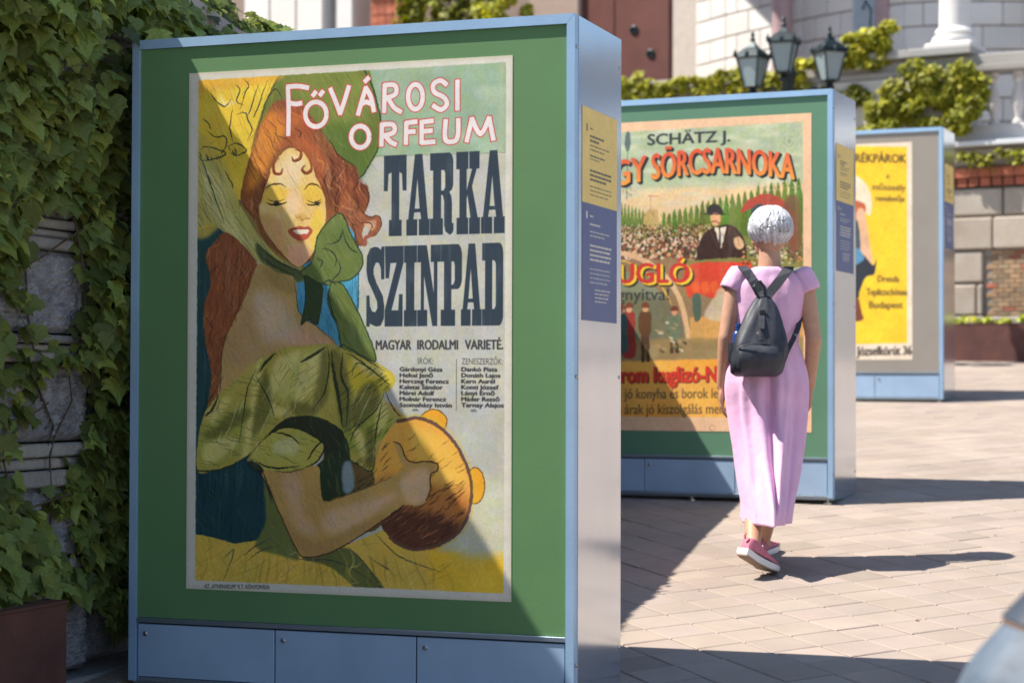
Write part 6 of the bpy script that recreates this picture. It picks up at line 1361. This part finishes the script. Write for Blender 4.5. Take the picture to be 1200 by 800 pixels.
MB().lathe([(.0001, 0), (.0075, 0), (.007, .003), (.0001, .0035)], 14, Matrix.Translation(bpx(881.5, 394, -.245)) @ Matrix.Rotation(rad(90), 4, 'X')).build('round_badge', M_badge, bpk, True)
bt = MB(); bt.lathe([(.016, 0), (.022, .006), (.022, .10), (.018, .115), (.012, .12), (.012, .135), (.014, .136), (.014, .15), (.0001, .152)], 16); bo = bt.build('water_bottle', mat('blue_plastic', (.02, .06, .22, 1), .25, 0, .1), None, True)
bo.location = wo + Vector((wx(858), -.15, wz(421))); bo.rotation_euler = (0, rad(4), 0); tag(bo, 'small blue water bottle in the side pocket of the black backpack', 'bottle')
mesh_pocket = MB(); mesh_pocket.lathe([(.022, 0), (.030, .01), (.031, .085)], 14, Matrix.Translation(bpx(857, 425, -.15))); mesh_pocket.build('side_pocket', M_pack, bpk, True)

# ---- a passer-by close to the camera, only the waist and flared skirt reach into the frame's corner
M_top = mat('slate_blue_top', (.035, .05, .075, 1), .6, 0, .2, 9, .2, 60); M_skirt = mat('blue_grey_satin', (.04, .06, .09, 1), .6, .0, .25, 9, .1, 30, col2=(.15, .20, .26, 1)); M_belt = mat('tan_leather_belt', (.17, .11, .08, 1), .5, 0, .1); M_dk = mat('dark_brown_hair', (.035, .022, .016, 1), .5, 0, .3, 40)
px_, py_ = .878, 3.0; zg = gz(px_, py_); pas = empty('person', (px_, py_, zg), 0, 'blurred passer-by in blue grey skirt and tan belt at the lower right corner', 'person'); pas.scale = (1, 1, .85)
caps = []; blobs = []; Hh = 1.0
blobs += [((.10, 0, 1.12), (.13, .10, .17), None), ((.17, 0, 1.30), (.17, .10, .10), None), ((0, 0, .86), (.15, .12, .13), None), ((.24, .02, 1.56), (.072, .09, .11), None), ((.245, .11, 1.545), (.012, .018, .024), None), ((.17, .02, 1.55), (.012, .02, .03), None), ((.31, .02, 1.55), (.012, .02, .03), None), ((.24, .10, 1.51), (.025, .012, .007), None)]
caps += [((.18, 0, 1.34), (.235, .01, 1.48), .055, .05), ((.03, 0, 1.36), (.02, -.05, 1.14), .046, .036), ((.02, -.05, 1.14), (.10, .16, 1.08), .036, .025), ((.34, 0, 1.36), (.44, 0, 1.12), .046, .036), ((.44, 0, 1.12), (.42, .10, .90), .036, .025),
         ((-.07, 0, .84), (-.06, .0, .48), .085, .056), ((-.06, 0, .48), (-.06, -.04, .09), .052, .034), ((.08, 0, .84), (.09, .10, .48), .085, .056), ((.09, .10, .48), (.10, .12, .09), .052, .034)]
hand((.10, .16, 1.08), (.8, .5, -.2), (0, .2, -1), (.1, 1, 0), .5, caps, blobs); hand((.42, .10, .90), (0, .2, -1), (-1, 0, 0), (0, 1, 0), .4, caps, blobs)
sdf_body('body', caps, blobs, .012, M_skin, pas, 4)
def slant(V): return [(x, y, z - .38 * x * sm(.6, .95, z) * (1 - sm(1.1, 1.3, z))) for x, y, z in V]
V, F = loft(dense([(-.02, 0, .42, .45, .36), (-.01, 0, .62, .37, .30), (-.005, 0, .80, .228, .20), (-.005, 0, .89, .185, .15), (.0, 0, .955, .15, .125), (.0, 0, .985, .135, .108)], 6), 72, lambda a, t, z: 1 + (.075 * math.sin(9 * a + .8 * math.sin(3 * a) + 2 * z) + .04 * math.sin(17 * a + 4 * z)) * sm(.98, .6, z)); V = slant(V); q_ = mesh_obj('skirt', V, F, M_skirt, pas, True); thicken(q_, .003)
V, F = loft([(.002 + .35 * (z - .985), 0, z, .141, .114) for z in (.975, .98, .99, .995)], 48); mesh_obj('belt', slant(V), F, M_belt, pas, True)
V, F = loft(dense([(-.004, 0, .985, .139, .11), (.05, 0, 1.08, .137, .115), (.12, 0, 1.2, .155, .125), (.165, 0, 1.32, .175, .115), (.18, 0, 1.39, .13, .09), (.19, 0, 1.42, .075, .07)], 5), 48, lambda a, t, z: 1 + .012 * math.sin(7 * a + 20 * z)); mesh_obj('top', slant(V), F, M_top, pas, True)
for a_, b_ in (((.03, 0, 1.37), (.018, -.05, 1.13)), ((.33, 0, 1.37), (.44, 0, 1.12))): MB().tube([a_, ((a_[0] + b_[0]) / 2, (a_[1] + b_[1]) / 2, (a_[2] + b_[2]) / 2), b_], [.062, .052, .046], 14).build('sleeve', M_top, pas, True)
hb = MB()
for n_ in range(160):
    az = rh.uniform(-math.pi, math.pi); fr = math.sin(az) > .4; c_ = Vector((.24, .005, 1.575)); pts = []
    for j in range(8):
        t = j / 7; pol = .1 + (1.1 if fr else 2.0) * t; pts.append(c_ + Vector((.085 * math.sin(pol) * math.cos(az + .2 * t), .10 * math.sin(pol) * math.sin(az + .2 * t), .115 * math.cos(pol) - (.10 * t * t if not fr else 0))))
    hb.tube(pts, [.006 + .010 * math.sin(math.pi * (.1 + .85 * j / 7)) for j in range(8)], 6)
hb.build('hair', M_dk, pas, True)
shoe('shoe', (-.06, -.10, gz(px_ - .06, py_ - .10) - zg + .004), (-.04, .14, gz(px_ - .04, py_ + .14) - zg + .004), pas); shoe('shoe', (.10, .06, gz(px_ + .10, py_ + .06) - zg + .004), (.13, .30, gz(px_ + .13, py_ + .3) - zg + .004), pas)
# ================================================================ small litter on the paving
M_dry = mat('dry_leaf', (.16, .09, .04, 1), .8, 0, .3, 30)
rq = random.Random(8)
for (x, y), lab in (((1.48, 7.3), 'tiny brown dry leaf on the near sunlit paving at lower right'), ((2.2, 9.1), 'tiny brown dry leaf beside the tip of the walking woman\'s shadow'), ((.75, 8.0), 'tiny brown dry leaf between the big kiosk and the woman\'s shoes'), ((2.9, 11.6), 'tiny brown dry leaf behind the shadow of the middle kiosk')):
    v, f = LEAVES[rq.choice([0, 2, 5])]; a = rq.uniform(0, 6.28); sc = rq.uniform(.012, .022)
    M = Matrix.Translation(grd(x, y, .005)) @ Matrix.Rotation(a, 4, 'Z') @ Matrix.Rotation(rq.uniform(-.3, .3), 4, 'X') @ Matrix.Diagonal((sc, sc, sc, 1))
    o = mesh_obj('dry_leaf', [(M.to_3x3() @ Vector(q)) for q in v], f, M_dry); o.location = M.translation
    tag(o, lab, 'leaf', 'dry leaves scattered on the paving')
